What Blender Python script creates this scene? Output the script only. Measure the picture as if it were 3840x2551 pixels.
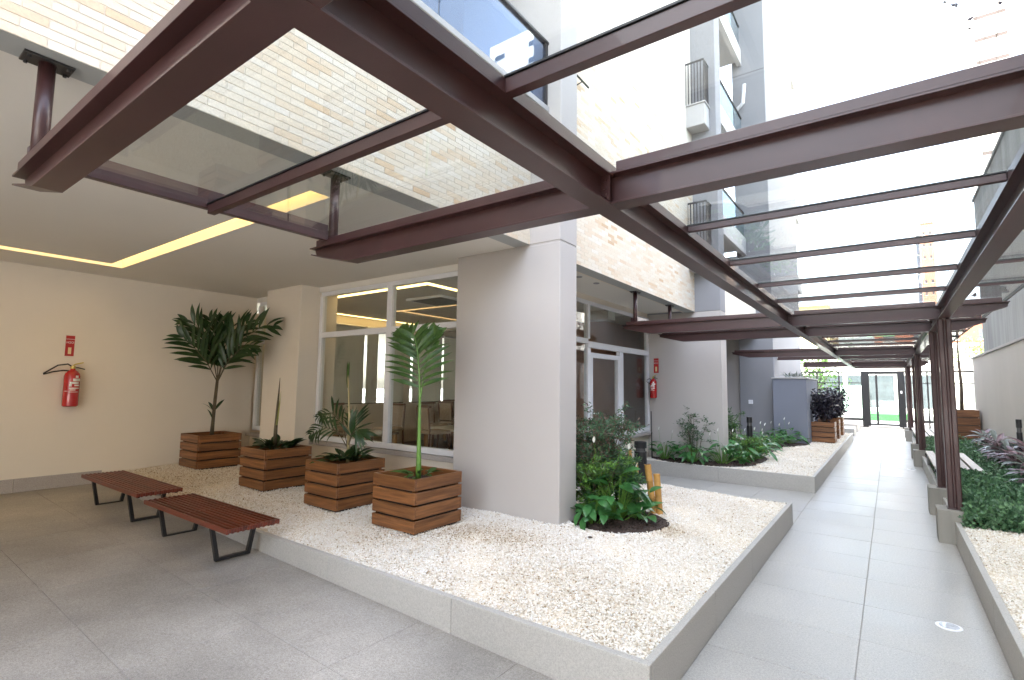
import bpy, bmesh, math, random
import numpy as np
from mathutils import Vector, Matrix, Euler
R = math.radians; PI = math.pi
sc = bpy.context.scene
for _o in list(bpy.data.objects): bpy.data.objects.remove(_o)
C = sc.collection
random.seed(7); NR = np.random.default_rng(7)

# ---------------- camera ----------------
cd = bpy.data.cameras.new('camera'); cam = bpy.data.objects.new('camera', cd); C.objects.link(cam)
cd.sensor_width = 36; cd.lens = 1931.3/3840*36; cd.clip_start = .05; cd.clip_end = 600
_p, _y, _r = R(5.107), R(36.188), R(.780)
_f = Vector((-math.sin(_y)*math.cos(_p), math.cos(_y)*math.cos(_p), math.sin(_p)))
_rt = Vector((math.cos(_y), math.sin(_y), 0)); _up = _rt.cross(_f)
_r2 = _rt*math.cos(_r)+_up*math.sin(_r); _u2 = -_rt*math.sin(_r)+_up*math.cos(_r)
_m = Matrix((_r2, _u2, -_f)).transposed().to_4x4(); _m.translation = (0, 0, 1.6)
cam.matrix_world = _m; sc.camera = cam

# ---------------- world, sun, exposure ----------------
SUN_AZ, SUN_EL = R(-118), R(50)
w = bpy.data.worlds.new('World'); sc.world = w; w.use_nodes = True
bg = w.node_tree.nodes['Background']; sky = w.node_tree.nodes.new('ShaderNodeTexSky')
sky.sky_type = 'NISHITA'; sky.sun_disc = False; sky.sun_elevation = SUN_EL; sky.sun_rotation = SUN_AZ
sky.air_density = 1.0; sky.dust_density = 4.0; sky.ozone_density = .4
_hs = w.node_tree.nodes.new('ShaderNodeHueSaturation'); _hs.inputs['Saturation'].default_value = .6   # thin white overcast veil
w.node_tree.links.new(sky.outputs[0], _hs.inputs['Color']); w.node_tree.links.new(_hs.outputs[0], bg.inputs[0]); bg.inputs[1].default_value = .15
sd = bpy.data.lights.new('sun', 'SUN'); sd.energy = 4.0; sd.angle = R(.5); sd.color = (1, .95, .87)
so = bpy.data.objects.new('sun', sd); C.objects.link(so)
_s = Vector((math.sin(SUN_AZ)*math.cos(SUN_EL), math.cos(SUN_AZ)*math.cos(SUN_EL), math.sin(SUN_EL)))
so.rotation_euler = _s.to_track_quat('Z', 'Y').to_euler(); so.location = (-10, -8, 30)
sc.view_settings.view_transform = 'Standard'; sc.view_settings.look = 'None'
sc.view_settings.gamma = 1; sc.view_settings.use_curve_mapping = False
sc.view_settings.exposure = 3.7
sc.render.engine = 'CYCLES'
sc.cycles.max_bounces = 9; sc.cycles.diffuse_bounces = 5; sc.cycles.glossy_bounces = 4
sc.cycles.transmission_bounces = 6; sc.cycles.transparent_max_bounces = 24
sc.cycles.caustics_reflective = False; sc.cycles.caustics_refractive = False

# ---------------- materials ----------------
class NT:
    def __init__(s, name):
        s.m = bpy.data.materials.new(name); s.m.use_nodes = True
        s.n = s.m.node_tree.nodes; s.l = s.m.node_tree.links
        s.b = s.n['Principled BSDF']; s.out = s.n['Material Output']
    def new(s, t, **k):
        x = s.n.new(t)
        for a, v in k.items(): setattr(x, a, v)
        return x
    def coord(s, scale=(1, 1, 1), kind='Object'):
        tc = s.new('ShaderNodeTexCoord'); mp = s.new('ShaderNodeMapping')
        mp.inputs['Scale'].default_value = scale; s.l.new(tc.outputs[kind], mp.inputs[0]); return mp.outputs[0]
    def noise(s, scale, detail=4, rough=.6, co=None):
        t = s.new('ShaderNodeTexNoise'); t.inputs['Scale'].default_value = scale
        t.inputs['Detail'].default_value = detail; t.inputs['Roughness'].default_value = rough
        if co is not None: s.l.new(co, t.inputs['Vector'])
        return t.outputs['Fac']
    def ramp(s, fac, stops):
        r = s.new('ShaderNodeValToRGB'); e = r.color_ramp.elements
        while len(e) < len(stops): e.new(.5)
        for q, (p, c) in zip(e, stops): q.position = p; q.color = (*c, 1)
        s.l.new(fac, r.inputs[0]); return r.outputs[0]
    def mix(s, fac, a, b, mode='MIX'):
        m = s.new('ShaderNodeMix', data_type='RGBA', blend_type=mode)
        for i, v in ((0, fac), (6, a), (7, b)):
            if hasattr(v, 'is_linked') or isinstance(v, bpy.types.NodeSocket): s.l.new(v, m.inputs[i])
            elif i == 0: m.inputs[0].default_value = v
            else: m.inputs[i].default_value = (*v, 1)
        return m.outputs[2]
    def bump(s, h, strength=.3, dist=.01):
        b = s.new('ShaderNodeBump'); b.inputs['Strength'].default_value = strength
        b.inputs['Distance'].default_value = dist; s.l.new(h, b.inputs['Height'])
        s.l.new(b.outputs[0], s.b.inputs['Normal'])
    def set(s, col=None, rough=.6, metal=0, spec=None, coat=0):
        if col is not None:
            if isinstance(col, tuple): s.b.inputs['Base Color'].default_value = (*col, 1)
            else: s.l.new(col, s.b.inputs['Base Color'])
        if isinstance(rough, (int, float)): s.b.inputs['Roughness'].default_value = rough
        else: s.l.new(rough, s.b.inputs['Roughness'])
        s.b.inputs['Metallic'].default_value = metal
        if spec is not None: s.b.inputs['Specular IOR Level'].default_value = spec
        s.b.inputs['Coat Weight'].default_value = coat
        return s.m
    def rnd(s): return s.new('ShaderNodeObjectInfo').outputs['Random']

def M_simple(name, col, rough=.6, var=.12, scale=6, bump=0, metal=0, spec=None, bscale=120, coat=0):
    t = NT(name); f = t.noise(scale, 5, .6, t.coord())
    c = t.ramp(f, [(.3, tuple(x*(1-var) for x in col)), (.7, tuple(min(1, x*(1+var)) for x in col))])
    if bump: t.bump(t.noise(bscale, 3, .6, t.coord()), bump, .004)
    return t.set(c, rough, metal, spec, coat)

def M_granite(name, a, b, objvar=.08, rough=.55, speck=300, stain=.12):
    t = NT(name); co = t.new('ShaderNodeNewGeometry').outputs['Position']
    big = t.noise(.9, 6, .65, co); sp = t.noise(speck, 2, .7, co); sp2 = t.noise(speck*.33, 3, .7, co)
    c = t.ramp(sp, [(.34, tuple(x*.55 for x in a)), (.47, a), (.62, b), (.75, tuple(min(1, x*1.3) for x in b))])
    c2 = t.ramp(sp2, [(.35, tuple(x*.8 for x in a)), (.65, b)])
    c = t.mix(.45, c, c2)
    st = t.ramp(big, [(.3, (1-stain,)*3), (.7, (1, 1, 1))]); c = t.mix(1, c, st, 'MULTIPLY')
    v = t.ramp(t.rnd(), [(0, (1-objvar,)*3), (1, (1, 1, 1))]); c = t.mix(1, c, v, 'MULTIPLY')
    t.bump(t.noise(speck*.6, 2, .6, co), .12, .002)
    return t.set(c, t.ramp(big, [(.3, (rough-.08,)*3), (.7, (rough+.1,)*3)]))

def M_wood(name, dark, light, rough=.45, axis=0, scale=1.0, coat=0):
    t = NT(name); sx = [40*scale]*3; sx[axis] = 2.2*scale
    off = t.new('ShaderNodeCombineXYZ'); r = t.rnd()
    mul = t.new('ShaderNodeMath', operation='MULTIPLY'); mul.inputs[1].default_value = 37; t.l.new(r, mul.inputs[0])
    for i in range(3): t.l.new(mul.outputs[0], off.inputs[i])
    tc = t.new('ShaderNodeTexCoord'); add = t.new('ShaderNodeVectorMath', operation='ADD')
    t.l.new(tc.outputs['Object'], add.inputs[0]); t.l.new(off.outputs[0], add.inputs[1])
    mp = t.new('ShaderNodeMapping'); mp.inputs['Scale'].default_value = sx; t.l.new(add.outputs[0], mp.inputs[0])
    f = t.noise(1, 6, .65, mp.outputs[0])
    c = t.ramp(f, [(.3, dark), (.52, tuple((a+b)/2 for a, b in zip(dark, light))), (.72, light)])
    v = t.ramp(r, [(0, (.72, .72, .72)), (1, (1, 1, 1))]); c = t.mix(1, c, v, 'MULTIPLY')
    t.bump(f, .12, .002)
    return t.set(c, rough, 0, None, coat)

def M_leaf(name, dark, light, rough=.4, scale=9, trans=.25):
    t = NT(name); f = t.noise(scale, 3, .6, t.coord(kind='Object'))
    g = t.new('ShaderNodeNewGeometry')
    c = t.ramp(f, [(.3, dark), (.7, light)])
    v = t.ramp(g.outputs['Random Per Island'], [(0, (.6, .62, .6)), (.5, (.95, .95, .9)), (1, (1.35, 1.3, 1.1))])
    c = t.mix(1, c, v, 'MULTIPLY'); t.set(c, rough)
    tr = t.new('ShaderNodeBsdfTranslucent'); t.l.new(c, tr.inputs[0]); mx = t.new('ShaderNodeMixShader')
    mx.inputs[0].default_value = trans; t.l.new(t.b.outputs[0], mx.inputs[1]); t.l.new(tr.outputs[0], mx.inputs[2])
    t.l.new(mx.outputs[0], t.out.inputs[0]); return t.m

def M_glass(name, tint=(.93, .96, .95), ior=1.5, dirt=.03, boost=1.0, film=(.6, .65, .65)):
    t = NT(name); tr = t.new('ShaderNodeBsdfTransparent'); tr.inputs[0].default_value = (*tint, 1)
    gl = t.new('ShaderNodeBsdfGlossy'); gl.inputs['Roughness'].default_value = 0
    ge = t.new('ShaderNodeNewGeometry'); dt = t.new('ShaderNodeVectorMath', operation='DOT_PRODUCT')
    t.l.new(ge.outputs['Normal'], dt.inputs[0]); t.l.new(ge.outputs['Incoming'], dt.inputs[1])
    def mth(op, a, b=None, clamp=False):
        m = t.new('ShaderNodeMath', operation=op, use_clamp=clamp)
        for i, v in ((0, a), (1, b)):
            if v is None: continue
            if isinstance(v, (int, float)): m.inputs[i].default_value = v
            else: t.l.new(v, m.inputs[i])
        return m.outputs[0]
    f0 = ((ior-1)/(ior+1))**2   # Schlick reflectance, the same from either side of the sheet
    p5 = mth('POWER', mth('SUBTRACT', 1, mth('ABSOLUTE', dt.outputs['Value'])), 5)
    mu_ = mth('MULTIPLY', mth('ADD', mth('MULTIPLY', p5, 1-f0), f0), boost, True)
    class _o: outputs = [mu_]
    mu = _o
    m1 = t.new('ShaderNodeMixShader'); t.l.new(mu.outputs[0], m1.inputs[0]); t.l.new(tr.outputs[0], m1.inputs[1]); t.l.new(gl.outputs[0], m1.inputs[2])
    df = t.new('ShaderNodeBsdfDiffuse'); df.inputs[0].default_value = (*film, 1)
    f = t.noise(2.5, 6, .7, t.coord()); rr = t.ramp(f, [(.35, (dirt*.3,)*3), (.75, (dirt*1.8,)*3)])
    m2 = t.new('ShaderNodeMixShader'); t.l.new(rr, m2.inputs[0]); t.l.new(m1.outputs[0], m2.inputs[1]); t.l.new(df.outputs[0], m2.inputs[2])
    t.l.new(m2.outputs[0], t.out.inputs[0]); return t.m

def M_emit(name, col, strength):
    t = NT(name); e = t.new('ShaderNodeEmission'); e.inputs[0].default_value = (*col, 1); e.inputs[1].default_value = strength
    t.l.new(e.outputs[0], t.out.inputs[0]); return t.m

def M_brick(name):
    t = NT(name)
    a = t.new('ShaderNodeAttribute', attribute_name='tone').outputs['Fac']
    c = t.ramp(a, [(0, (.62, .43, .26)), (.18, (.71, .54, .36)), (.4, (.76, .63, .47)), (.62, (.78, .69, .55)), (.85, (.8, .73, .62)), (1, (.81, .76, .67))])
    n = t.ramp(t.noise(60, 4, .65, t.coord()), [(.3, (.86, .86, .86)), (.7, (1.05, 1.05, 1.05))])
    c = t.mix(1, c, n, 'MULTIPLY'); t.bump(t.noise(220, 3, .6, t.coord()), .25, .003)
    return t.set(c, .8)

def M_stucco(name, col, stain=.1, streak=0, rough=.85):
    t = NT(name); co = t.coord(); b = t.noise(.7, 6, .6, co)
    c = t.ramp(b, [(.25, tuple(x*(1-stain) for x in col)), (.7, col)])
    if streak:
        s = t.noise(1, 6, .65, t.coord((3, 3, .25)))
        c = t.mix(1, c, t.ramp(s, [(.35, (1-streak,)*3), (.65, (1, 1, 1))]), 'MULTIPLY')
    t.bump(t.noise(160, 3, .7, co), .18, .003); return t.set(c, rough)

WALL = M_stucco('cream_wall_paint', (.78, .71, .61), .07)
CEIL = M_stucco('ceiling_paint', (.78, .75, .69), .04)
COLM = M_stucco('grey_column_paint', (.5, .465, .435), .05)
COL3 = M_stucco('cool_grey_column_paint', (.27, .27, .28), .08)
COLL = M_stucco('light_column_paint', (.46, .445, .43), .05)
STRIP = M_stucco('soffit_strip_paint', (.42, .43, .42), .05)
BLUE = M_stucco('bluish_grey_wall_paint', (.21, .225, .27), .06)
RWALL = M_stucco('boundary_wall_paint', (.70, .65, .59), .06, .03)
FOOTM = M_stucco('footing_concrete', (.34, .32, .28), .2, .2)
CONC = M_stucco('weathered_concrete', (.40, .41, .41), .22, .35)
BRICK = M_brick('cream_brick'); MORT = M_stucco('pale_mortar', (.78, .71, .6), .06)
GRANK = M_granite('kerb_granite', (.43, .41, .375), (.58, .555, .515), .06)
TILEP = M_granite('path_granite_tile', (.385, .365, .335), (.58, .555, .515), .05, .36, 220, .2)
TILEC = M_granite('covered_floor_tile', (.37, .34, .30), (.59, .555, .51), .025, .5, 220, .5)
GROUT = M_simple('grout', (.34, .32, .3), .9)
STEEL = M_simple('reddish_brown_steel_paint', (.052, .020, .019), .4, .16, 3, .08, bscale=300, coat=.15)
DARKM = M_simple('dark_metal_paint', (.03, .028, .028), .45)
BLACK = M_simple('black_metal_paint', (.012, .012, .013), .4)
WHITE = M_simple('white_aluminium', (.78, .78, .8), .4, .02)
SILL = M_granite('sill_stone', (.42, .38, .35), (.55, .5, .47))
WOODP = M_wood('planter_hardwood', (.10, .036, .012), (.34, .14, .044), .42, 0)
WOODB = M_wood('bench_redwood', (.075, .014, .008), (.24, .045, .02), .36, 0, 1, .15)
WOODW = M_wood('bleached_wood', (.55, .5, .45), (.75, .7, .65), .7, 1)
SOIL = M_simple('dark_soil', (.05, .032, .024), .95, .5, 40, .8, bscale=60)
GLASSR = M_glass('roof_glass', (.96, .98, .97), 1.45, .012)
GLASSW = M_glass('window_glass', (.93, .95, .94), 1.55, .01)
GLASSB = M_glass('blue_parapet_glass', (.45, .58, .78), 1.9, .02, 1.3)
GLASSG = M_glass('gate_glass', (.9, .95, .93), 1.5, .004)
PEB = NT('white_pebbles')
_a = PEB.new('ShaderNodeAttribute', attribute_name='tone').outputs['Fac']
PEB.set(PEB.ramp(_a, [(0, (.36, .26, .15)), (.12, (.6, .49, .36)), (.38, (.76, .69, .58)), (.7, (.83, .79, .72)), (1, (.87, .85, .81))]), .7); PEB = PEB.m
PEBB = M_simple('pebble_base', (.66, .58, .46), .95, .25, 90)
COVE = M_emit('warm_cove_light', (1, .66, .24), .5)
RED = M_simple('extinguisher_red', (.45, .012, .014), .25, .05, coat=.6)
REDS = M_simple('red_sign_plastic', (.42, .02, .02), .4, .05)
CREAMP = M_simple('cream_print', (.75, .62, .35), .6, .03)
WHT = M_simple('white_print', (.8, .78, .76), .6, .03)
BRASS = M_simple('brass', (.55, .45, .12), .35, .1, metal=.8)
BAMB = M_simple('bamboo_culm', (.5, .27, .07), .5, .3, 8)
BAMD = M_simple('bamboo_inside', (.03, .012, .008), .9)
LEAFP = M_leaf('palm_leaf', (.035, .085, .018), (.09, .17, .04), .38)
LEAFD = M_leaf('dark_palm_leaf', (.015, .042, .014), (.038, .085, .025), .35)
STEMG = M_simple('green_stem', (.12, .25, .04), .4, .25, 10)
STEMD = M_simple('brown_stem', (.09, .07, .04), .7, .3, 12)
LEAFS = M_leaf('peace_lily_leaf', (.03, .12, .035), (.08, .24, .07), .28)
LEAFN = M_leaf('fine_bush_leaf', (.04, .10, .055), (.11, .2, .10), .5, 12)
LEAFN2 = M_leaf('light_green_leaf', (.08, .2, .03), (.16, .32, .06), .45, 12)
LEAFR = M_leaf('reddish_leaf', (.12, .07, .06), (.22, .14, .11), .5, 12)
LEAFH = M_leaf('hedge_leaf', (.05, .13, .065), (.17, .31, .17), .34, 12)
LEAFC = M_leaf('cordyline_leaf', (.07, .05, .06), (.28, .17, .2), .32, 4)
LEAFC2 = M_leaf('cordyline_green_leaf', (.07, .1, .09), (.26, .29, .27), .3, 4)
LEAFB = M_leaf('dark_purple_leaf', (.012, .010, .018), (.035, .028, .05), .35, 8, .08)
FLOW = M_simple('white_flower', (.8, .8, .74), .5, .03)
BARK = M_simple('bark', (.11, .08, .06), .9, .3, 14)

# ---------------- mesh helpers ----------------
def mesh(name, V, F, mat=None, smooth=False):
    me = bpy.data.meshes.new(name); me.from_pydata([tuple(v) for v in V], [], F)
    if mat: me.materials.append(mat)
    if smooth: me.polygons.foreach_set('use_smooth', [True]*len(me.polygons))
    me.update(); return me
def tag(o, label=None, cat=None, group=None, kind=None):
    for k, v in (('label', label), ('category', cat), ('group', group), ('kind', kind)):
        if v: o[k] = v
    return o
def link(name, me, parent=None, loc=(0, 0, 0), rot=(0, 0, 0), scale=None):
    o = bpy.data.objects.new(name, me); C.objects.link(o)
    if parent: o.parent = parent
    o.location = loc; o.rotation_euler = rot
    if scale: o.scale = scale
    return o
def empty(name, loc, label, cat, group=None, rz=0, kind=None):
    o = bpy.data.objects.new(name, None); C.objects.link(o); o.location = loc; o.rotation_euler = (0, 0, rz)
    o.empty_display_size = .1
    return tag(o, label, cat, group, kind)
def copy_tree(o, parent=None):
    c = o.copy(); C.objects.link(c); c.parent = parent
    for ch in list(o.children): copy_tree(ch, c)
    return c

class MB:
    """collects shapes into one bmesh"""
    def __init__(s): s.V = []; s.F = []
    def add(s, V, F):
        n = len(s.V); s.V += [tuple(v) for v in V]; s.F += [tuple(i+n for i in f) for f in F]; return s
    def box(s, x0, x1, y0, y1, z0, z1):
        V = [(x, y, z) for x in (x0, x1) for y in (y0, y1) for z in (z0, z1)]
        return s.add(V, [(0, 1, 3, 2), (4, 6, 7, 5), (0, 4, 5, 1), (2, 3, 7, 6), (0, 2, 6, 4), (1, 5, 7, 3)])
    def bbox(s, x0, x1, y0, y1, z0, z1, b=.004):
        bm = bmesh.new(); bmesh.ops.create_cube(bm, size=1)
        for v in bm.verts: v.co = ((x0+x1)/2+v.co.x*(x1-x0), (y0+y1)/2+v.co.y*(y1-y0), (z0+z1)/2+v.co.z*(z1-z0))
        bmesh.ops.bevel(bm, geom=list(bm.edges), offset=b, segments=1, affect='EDGES')
        bm.verts.index_update(); s.add([v.co[:] for v in bm.verts], [tuple(v.index for v in f.verts) for f in bm.faces]); bm.free(); return s
    def tube(s, pts, rad, n=8, cap=True):
        pts = [Vector(p) for p in pts]; rad = rad if isinstance(rad, (list, tuple)) else [rad]*len(pts)
        V = []; F = []; up = None
        for i, p in enumerate(pts):
            d = (pts[min(i+1, len(pts)-1)]-pts[max(i-1, 0)]).normalized()
            if up is None: up = Vector((0, 0, 1)) if abs(d.z) < .9 else Vector((1, 0, 0))
            a = d.cross(up).normalized(); b = d.cross(a).normalized(); up = -b if False else up
            for k in range(n):
                t = 2*PI*k/n; V.append(p+(a*math.cos(t)+b*math.sin(t))*rad[i])
        for i in range(len(pts)-1):
            for k in range(n): F.append((i*n+k, i*n+(k+1) % n, (i+1)*n+(k+1) % n, (i+1)*n+k))
        if cap: F.append(tuple(range(n-1, -1, -1))); F.append(tuple((len(pts)-1)*n+k for k in range(n)))
        return s.add(V, F)
    def lathe(s, prof, n=20, c=(0, 0, 0)):
        V = []; F = []
        for r, z in prof:
            for k in range(n): t = 2*PI*k/n; V.append((c[0]+r*math.cos(t), c[1]+r*math.sin(t), c[2]+z))
        for i in range(len(prof)-1):
            for k in range(n): F.append((i*n+k, i*n+(k+1) % n, (i+1)*n+(k+1) % n, (i+1)*n+k))
        F.append(tuple(range(n-1, -1, -1))); F.append(tuple((len(prof)-1)*n+k for k in range(n)))
        return s.add(V, F)
    def prism(s, poly, z0, z1):
        n = len(poly); V = [(x, y, z0) for x, y in poly]+[(x, y, z1) for x, y in poly]
        F = [tuple(range(n-1, -1, -1)), tuple(range(n, 2*n))]+[(i, (i+1) % n, n+(i+1) % n, n+i) for i in range(n)]
        return s.add(V, F)
    def me(s, name, mat, smooth=False): return mesh(name, s.V, s.F, mat, smooth)
    def build(s, name, mat, parent=None, smooth=False, loc=(0, 0, 0), rot=(0, 0, 0)):
        return link(name, s.me(name, mat, smooth), parent, loc, rot)

def B(name, mat, parent, x0, x1, y0, y1, z0, z1, b=0):
    """box object whose origin sits at its centre"""
    cx, cy, cz = (x0+x1)/2, (y0+y1)/2, (z0+z1)/2
    m = MB(); (m.bbox if b else m.box)(x0-cx, x1-cx, y0-cy, y1-cy, z0-cz, z1-cz, *([b] if b else []))
    pl = Vector((0, 0, 0)) if parent is None else parent.location
    if parent is not None and parent.parent is not None: pl = parent.location+parent.parent.location
    return m.build(name, mat, parent, loc=(cx-pl.x, cy-pl.y, cz-pl.z))

def smooth_by_angle(o, ang=40):
    me = o.data; me.polygons.foreach_set('use_smooth', [True]*len(me.polygons))
    bm = bmesh.new(); bm.from_mesh(me)
    for e in bm.edges:
        if len(e.link_faces) == 2 and e.calc_face_angle(0) > R(ang): e.smooth = False
    bm.to_mesh(me); bm.free(); return o

def fast_mesh(name, V, nper, faces, mat, tone=None):
    """V: (N, nper, 3) array; faces: list of tuples local to each piece"""
    N = V.shape[0]; me = bpy.data.meshes.new(name)
    fl = [len(f) for f in faces]; li = np.concatenate([np.array(f) for f in faces])
    loops = (li[None, :]+(np.arange(N)*nper)[:, None]).ravel().astype(np.int32)
    starts = np.cumsum([0]+fl[:-1]); tot = sum(fl)
    ls = (starts[None, :]+(np.arange(N)*tot)[:, None]).ravel().astype(np.int32)
    me.vertices.add(N*nper); me.vertices.foreach_set('co', V.reshape(-1).astype(np.float32))
    me.loops.add(len(loops)); me.loops.foreach_set('vertex_index', loops)
    me.polygons.add(len(ls)); me.polygons.foreach_set('loop_start', ls)
    me.update(calc_edges=True); me.validate(); me.shade_flat()
    if tone is not None:
        a = me.attributes.new('tone', 'FLOAT', 'FACE'); a.data.foreach_set('value', np.repeat(tone, len(faces)).astype(np.float32))
    me.materials.append(mat); return me

def floor_z(x): return max(0.0, -(x+1.0)*.0245)
def grav_z(x, y=4.0): return .235+.045*min(1, max(0, -(x+1.0))/1.6)*min(1, max(0, y-2.55)/.8)+max(0, -x-4)*.016

# ======================================================================
# GROUND, PATHS
# ======================================================================
g = B('ground', M_simple('ground_concrete', (.3, .3, .29), .9), None, -150, 150, -60, 260, -.4, -.06); tag(g, kind='structure')
JX = [-1.0, -.222, .5]
walk = B('walkway', GROUT, None, -3.9, .5, -5, 27.9, -.08, -.005); tag(walk, kind='structure')
# path tiles
y = 3.486-.668*13; k = 0
tm = {}
def tile(parent, mat, x0, x1, y0, y1, z, name='paving_tile', g=.0022):
    w_, h_ = round(x1-x0, 3), round(y1-y0, 3)
    if (w_, h_, mat.name) not in tm:
        tm[(w_, h_, mat.name)] = MB().bbox(-w_/2+g, w_/2-g, -h_/2+g, h_/2-g, -.02, 0, .002).me('tile', mat)
    pl = parent.location
    return link(name, tm[(w_, h_, mat.name)], parent, ((x0+x1)/2-pl.x, (y0+y1)/2-pl.y, z-pl.z+random.uniform(-.0008, .0008)))
while y < 27.8:
    for a, b in ((0, 1), (1, 2)): tile(walk, TILEP, JX[a], JX[b], y, y+.668, 0)
    y += .668
for i in range(4):
    for (a, b) in ((7.12, 7.9), (7.9, 8.68), (8.68, 9.42)):
        tile(walk, TILEP, -3.9+i*.725, -3.9+(i+1)*.725, a, b, 0)
# covered floor, rising gently to the left
SL = math.atan(.0245)
cf = MB(); cf.add([(-1.0, -6, -.004), (-1, 2.54, -.004), (-9.2, 2.54, .197), (-9.2, -6, .197), (-1.0, -6, -.05), (-1, 2.54, -.05), (-9.2, 2.54, .1), (-9.2, -6, .1)],
       [(0, 1, 2, 3), (7, 6, 5, 4), (0, 4, 5, 1), (1, 5, 6, 2), (2, 6, 7, 3), (3, 7, 4, 0)])
cfo = cf.build('covered_floor', GROUT); tag(cfo, kind='structure')
TX = .788; i = 0; tmc = MB().bbox(-.394+.0012, .394-.0012, -.355+.0012, .355-.0012, -.02, 0, .0015).me('tile', TILEC)
for ix in range(10):
    for iy in range(11):
        cx = -1.0-.394-ix*TX; cy = 2.54-.355-iy*.71
        link('paving_tile', tmc, cfo, (cx, cy, -(cx+1)*.0245), (0, SL, 0))
# floor lights
for (x_, y_, lb) in ((.262, 4.75, 'round glass light let into the path nearest the camera, beside the right kerb'), (.3, 13.58, 'small round light let into the path far down by the post footings')):
    t = empty('floor_light', (x_, y_, .0), lb, 'floor light', 'lights let into the paved path')
    MB().lathe([(.075, 0), (.075, .004), (.06, .006)], 24).build('rim', WHITE, t)
    MB().lathe([(.058, .003), (.055, .008)], 24).build('lens', M_simple('frosted_lens', (.6, .63, .68), .15, .3, 30, coat=1), t)

# ======================================================================
# RAISED BEDS: kerbs of granite slabs, gravel
# ======================================================================
def kerb_run(parent, pts, h=.25, th=.045, seg=1.25, z0=-.03):
    """pts: list of outer points, boxes axis aligned"""
    for (x0, y0), (x1, y1), side in pts:
        L = math.hypot(x1-x0, y1-y0); n = max(1, round(L/seg)); ang = math.atan2(y1-y0, x1-x0)
        key = ('k', round(L/n, 3), h, th)
        if key not in tm: tm[key] = MB().bbox(.0015, L/n-.0015, 0, th, z0, h, .003).me('kerb_stone', GRANK)
        for i in range(n):
            px, py = x0+(x1-x0)*i/n, y0+(y1-y0)*i/n
            link('kerb_stone', tm[key], parent, (px-parent.location.x, py-parent.location.y, 0), (0, 0, ang))
k1 = empty('raised_bed_kerb', (-1, 2.54, 0), 'grey granite kerb around the big front gravel bed', 'kerb')
kerb_run(k1, [((-8.86, 2.54), (-1.0, 2.54), 0), ((-1.0, 2.585), (-1.0, 7.12), 0), ((-1.045, 7.12), (-3.9, 7.12), 0)])
k2 = empty('raised_bed_kerb', (-1, 9.42, 0), 'grey granite kerb around the further gravel bed beyond the side passage', 'kerb')
kerb_run(k2, [((-3.88, 9.42), (-1.0, 9.42), 0), ((-1.0, 9.465), (-1.0, 19.9), 0), ((-1.045, 19.9), (-2.5, 19.9), 0)])
k3 = empty('raised_bed_kerb', (.5, -4, 0), 'granite kerb along the right edge of the path in front of the hedge', 'kerb')
kerb_run(k3, [((.5, 19.9), (.5, -4), 0)], h=.24)
for kk, lb in ((k1, 0),): pass

OCT = np.array([(1, 0, 0), (0, 1, 0), (-1, 0, 0), (0, -1, 0), (0, 0, 1), (0, 0, -1)], float)
OF = [(0, 1, 4), (1, 2, 4), (2, 3, 4), (3, 0, 4), (1, 0, 5), (2, 1, 5), (3, 2, 5), (0, 3, 5)]
def pebbles(P, rmin, rmax, tone):
    N = len(P); q = NR.normal(size=(N, 4)); q /= np.linalg.norm(q, axis=1)[:, None]
    w_, x, y, z = q.T
    Rm = np.stack([1-2*(y*y+z*z), 2*(x*y-z*w_), 2*(x*z+y*w_), 2*(x*y+z*w_), 1-2*(x*x+z*z), 2*(y*z-x*w_), 2*(x*z-y*w_), 2*(y*z+x*w_), 1-2*(x*x+y*y)], 1).reshape(N, 3, 3)
    S = NR.uniform(rmin, rmax, N)[:, None]*NR.uniform(.55, 1.25, (N, 3))
    V = OCT[None]*S[:, None, :]+NR.normal(scale=.12, size=(N, 6, 3))*S[:, None, :]
    V = np.einsum('nij,nkj->nki', Rm, V); V[:, :, 2] *= .75
    return V+P[:, None, :]
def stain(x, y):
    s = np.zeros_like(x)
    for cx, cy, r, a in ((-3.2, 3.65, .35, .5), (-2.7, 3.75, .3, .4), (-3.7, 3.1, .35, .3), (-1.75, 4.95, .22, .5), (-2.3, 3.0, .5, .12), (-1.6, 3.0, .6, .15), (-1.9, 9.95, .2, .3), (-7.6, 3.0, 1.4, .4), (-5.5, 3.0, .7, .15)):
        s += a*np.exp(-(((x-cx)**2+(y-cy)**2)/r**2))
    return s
def gravel(name, label, rects, dens, zf, avoid=(), rr=(.0075, .0125), group='white gravel beds'):
    Ps = []
    for x0, x1, y0, y1, d in rects:
        n = int((x1-x0)*(y1-y0)*d); P = np.stack([NR.uniform(x0, x1, n), NR.uniform(y0, y1, n)], 1); Ps.append(P)
    P = np.concatenate(Ps)
    for fn in avoid: P = P[~fn(P[:, 0], P[:, 1])]
    z = np.array([zf(a, b) for a, b in P])+.006*np.sin(P[:, 0]*9)*np.cos(P[:, 1]*7)+.006*np.sin(P[:, 0]*3+P[:, 1]*4)
    P3 = np.column_stack([P, z+NR.uniform(-.006, .006, len(P))])
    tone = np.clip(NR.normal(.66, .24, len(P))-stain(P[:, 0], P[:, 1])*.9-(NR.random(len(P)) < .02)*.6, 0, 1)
    # odd dark bits
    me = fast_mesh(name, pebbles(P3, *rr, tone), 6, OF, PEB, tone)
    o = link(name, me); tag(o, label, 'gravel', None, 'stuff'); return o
def in_ell(cx, cy, a, b): return lambda x, y: ((x-cx)/a)**2+((y-cy)/b)**2 < 1
S1 = (-2.33, 4.98, .52, .5)     # soil patch by the first column
av1 = [in_ell(*S1), lambda x, y: (x > -4.0) & (x < -2.6) & (y > 4.38) & (y < 4.66)]
def zf1(x, y): return grav_z(x, y)
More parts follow.
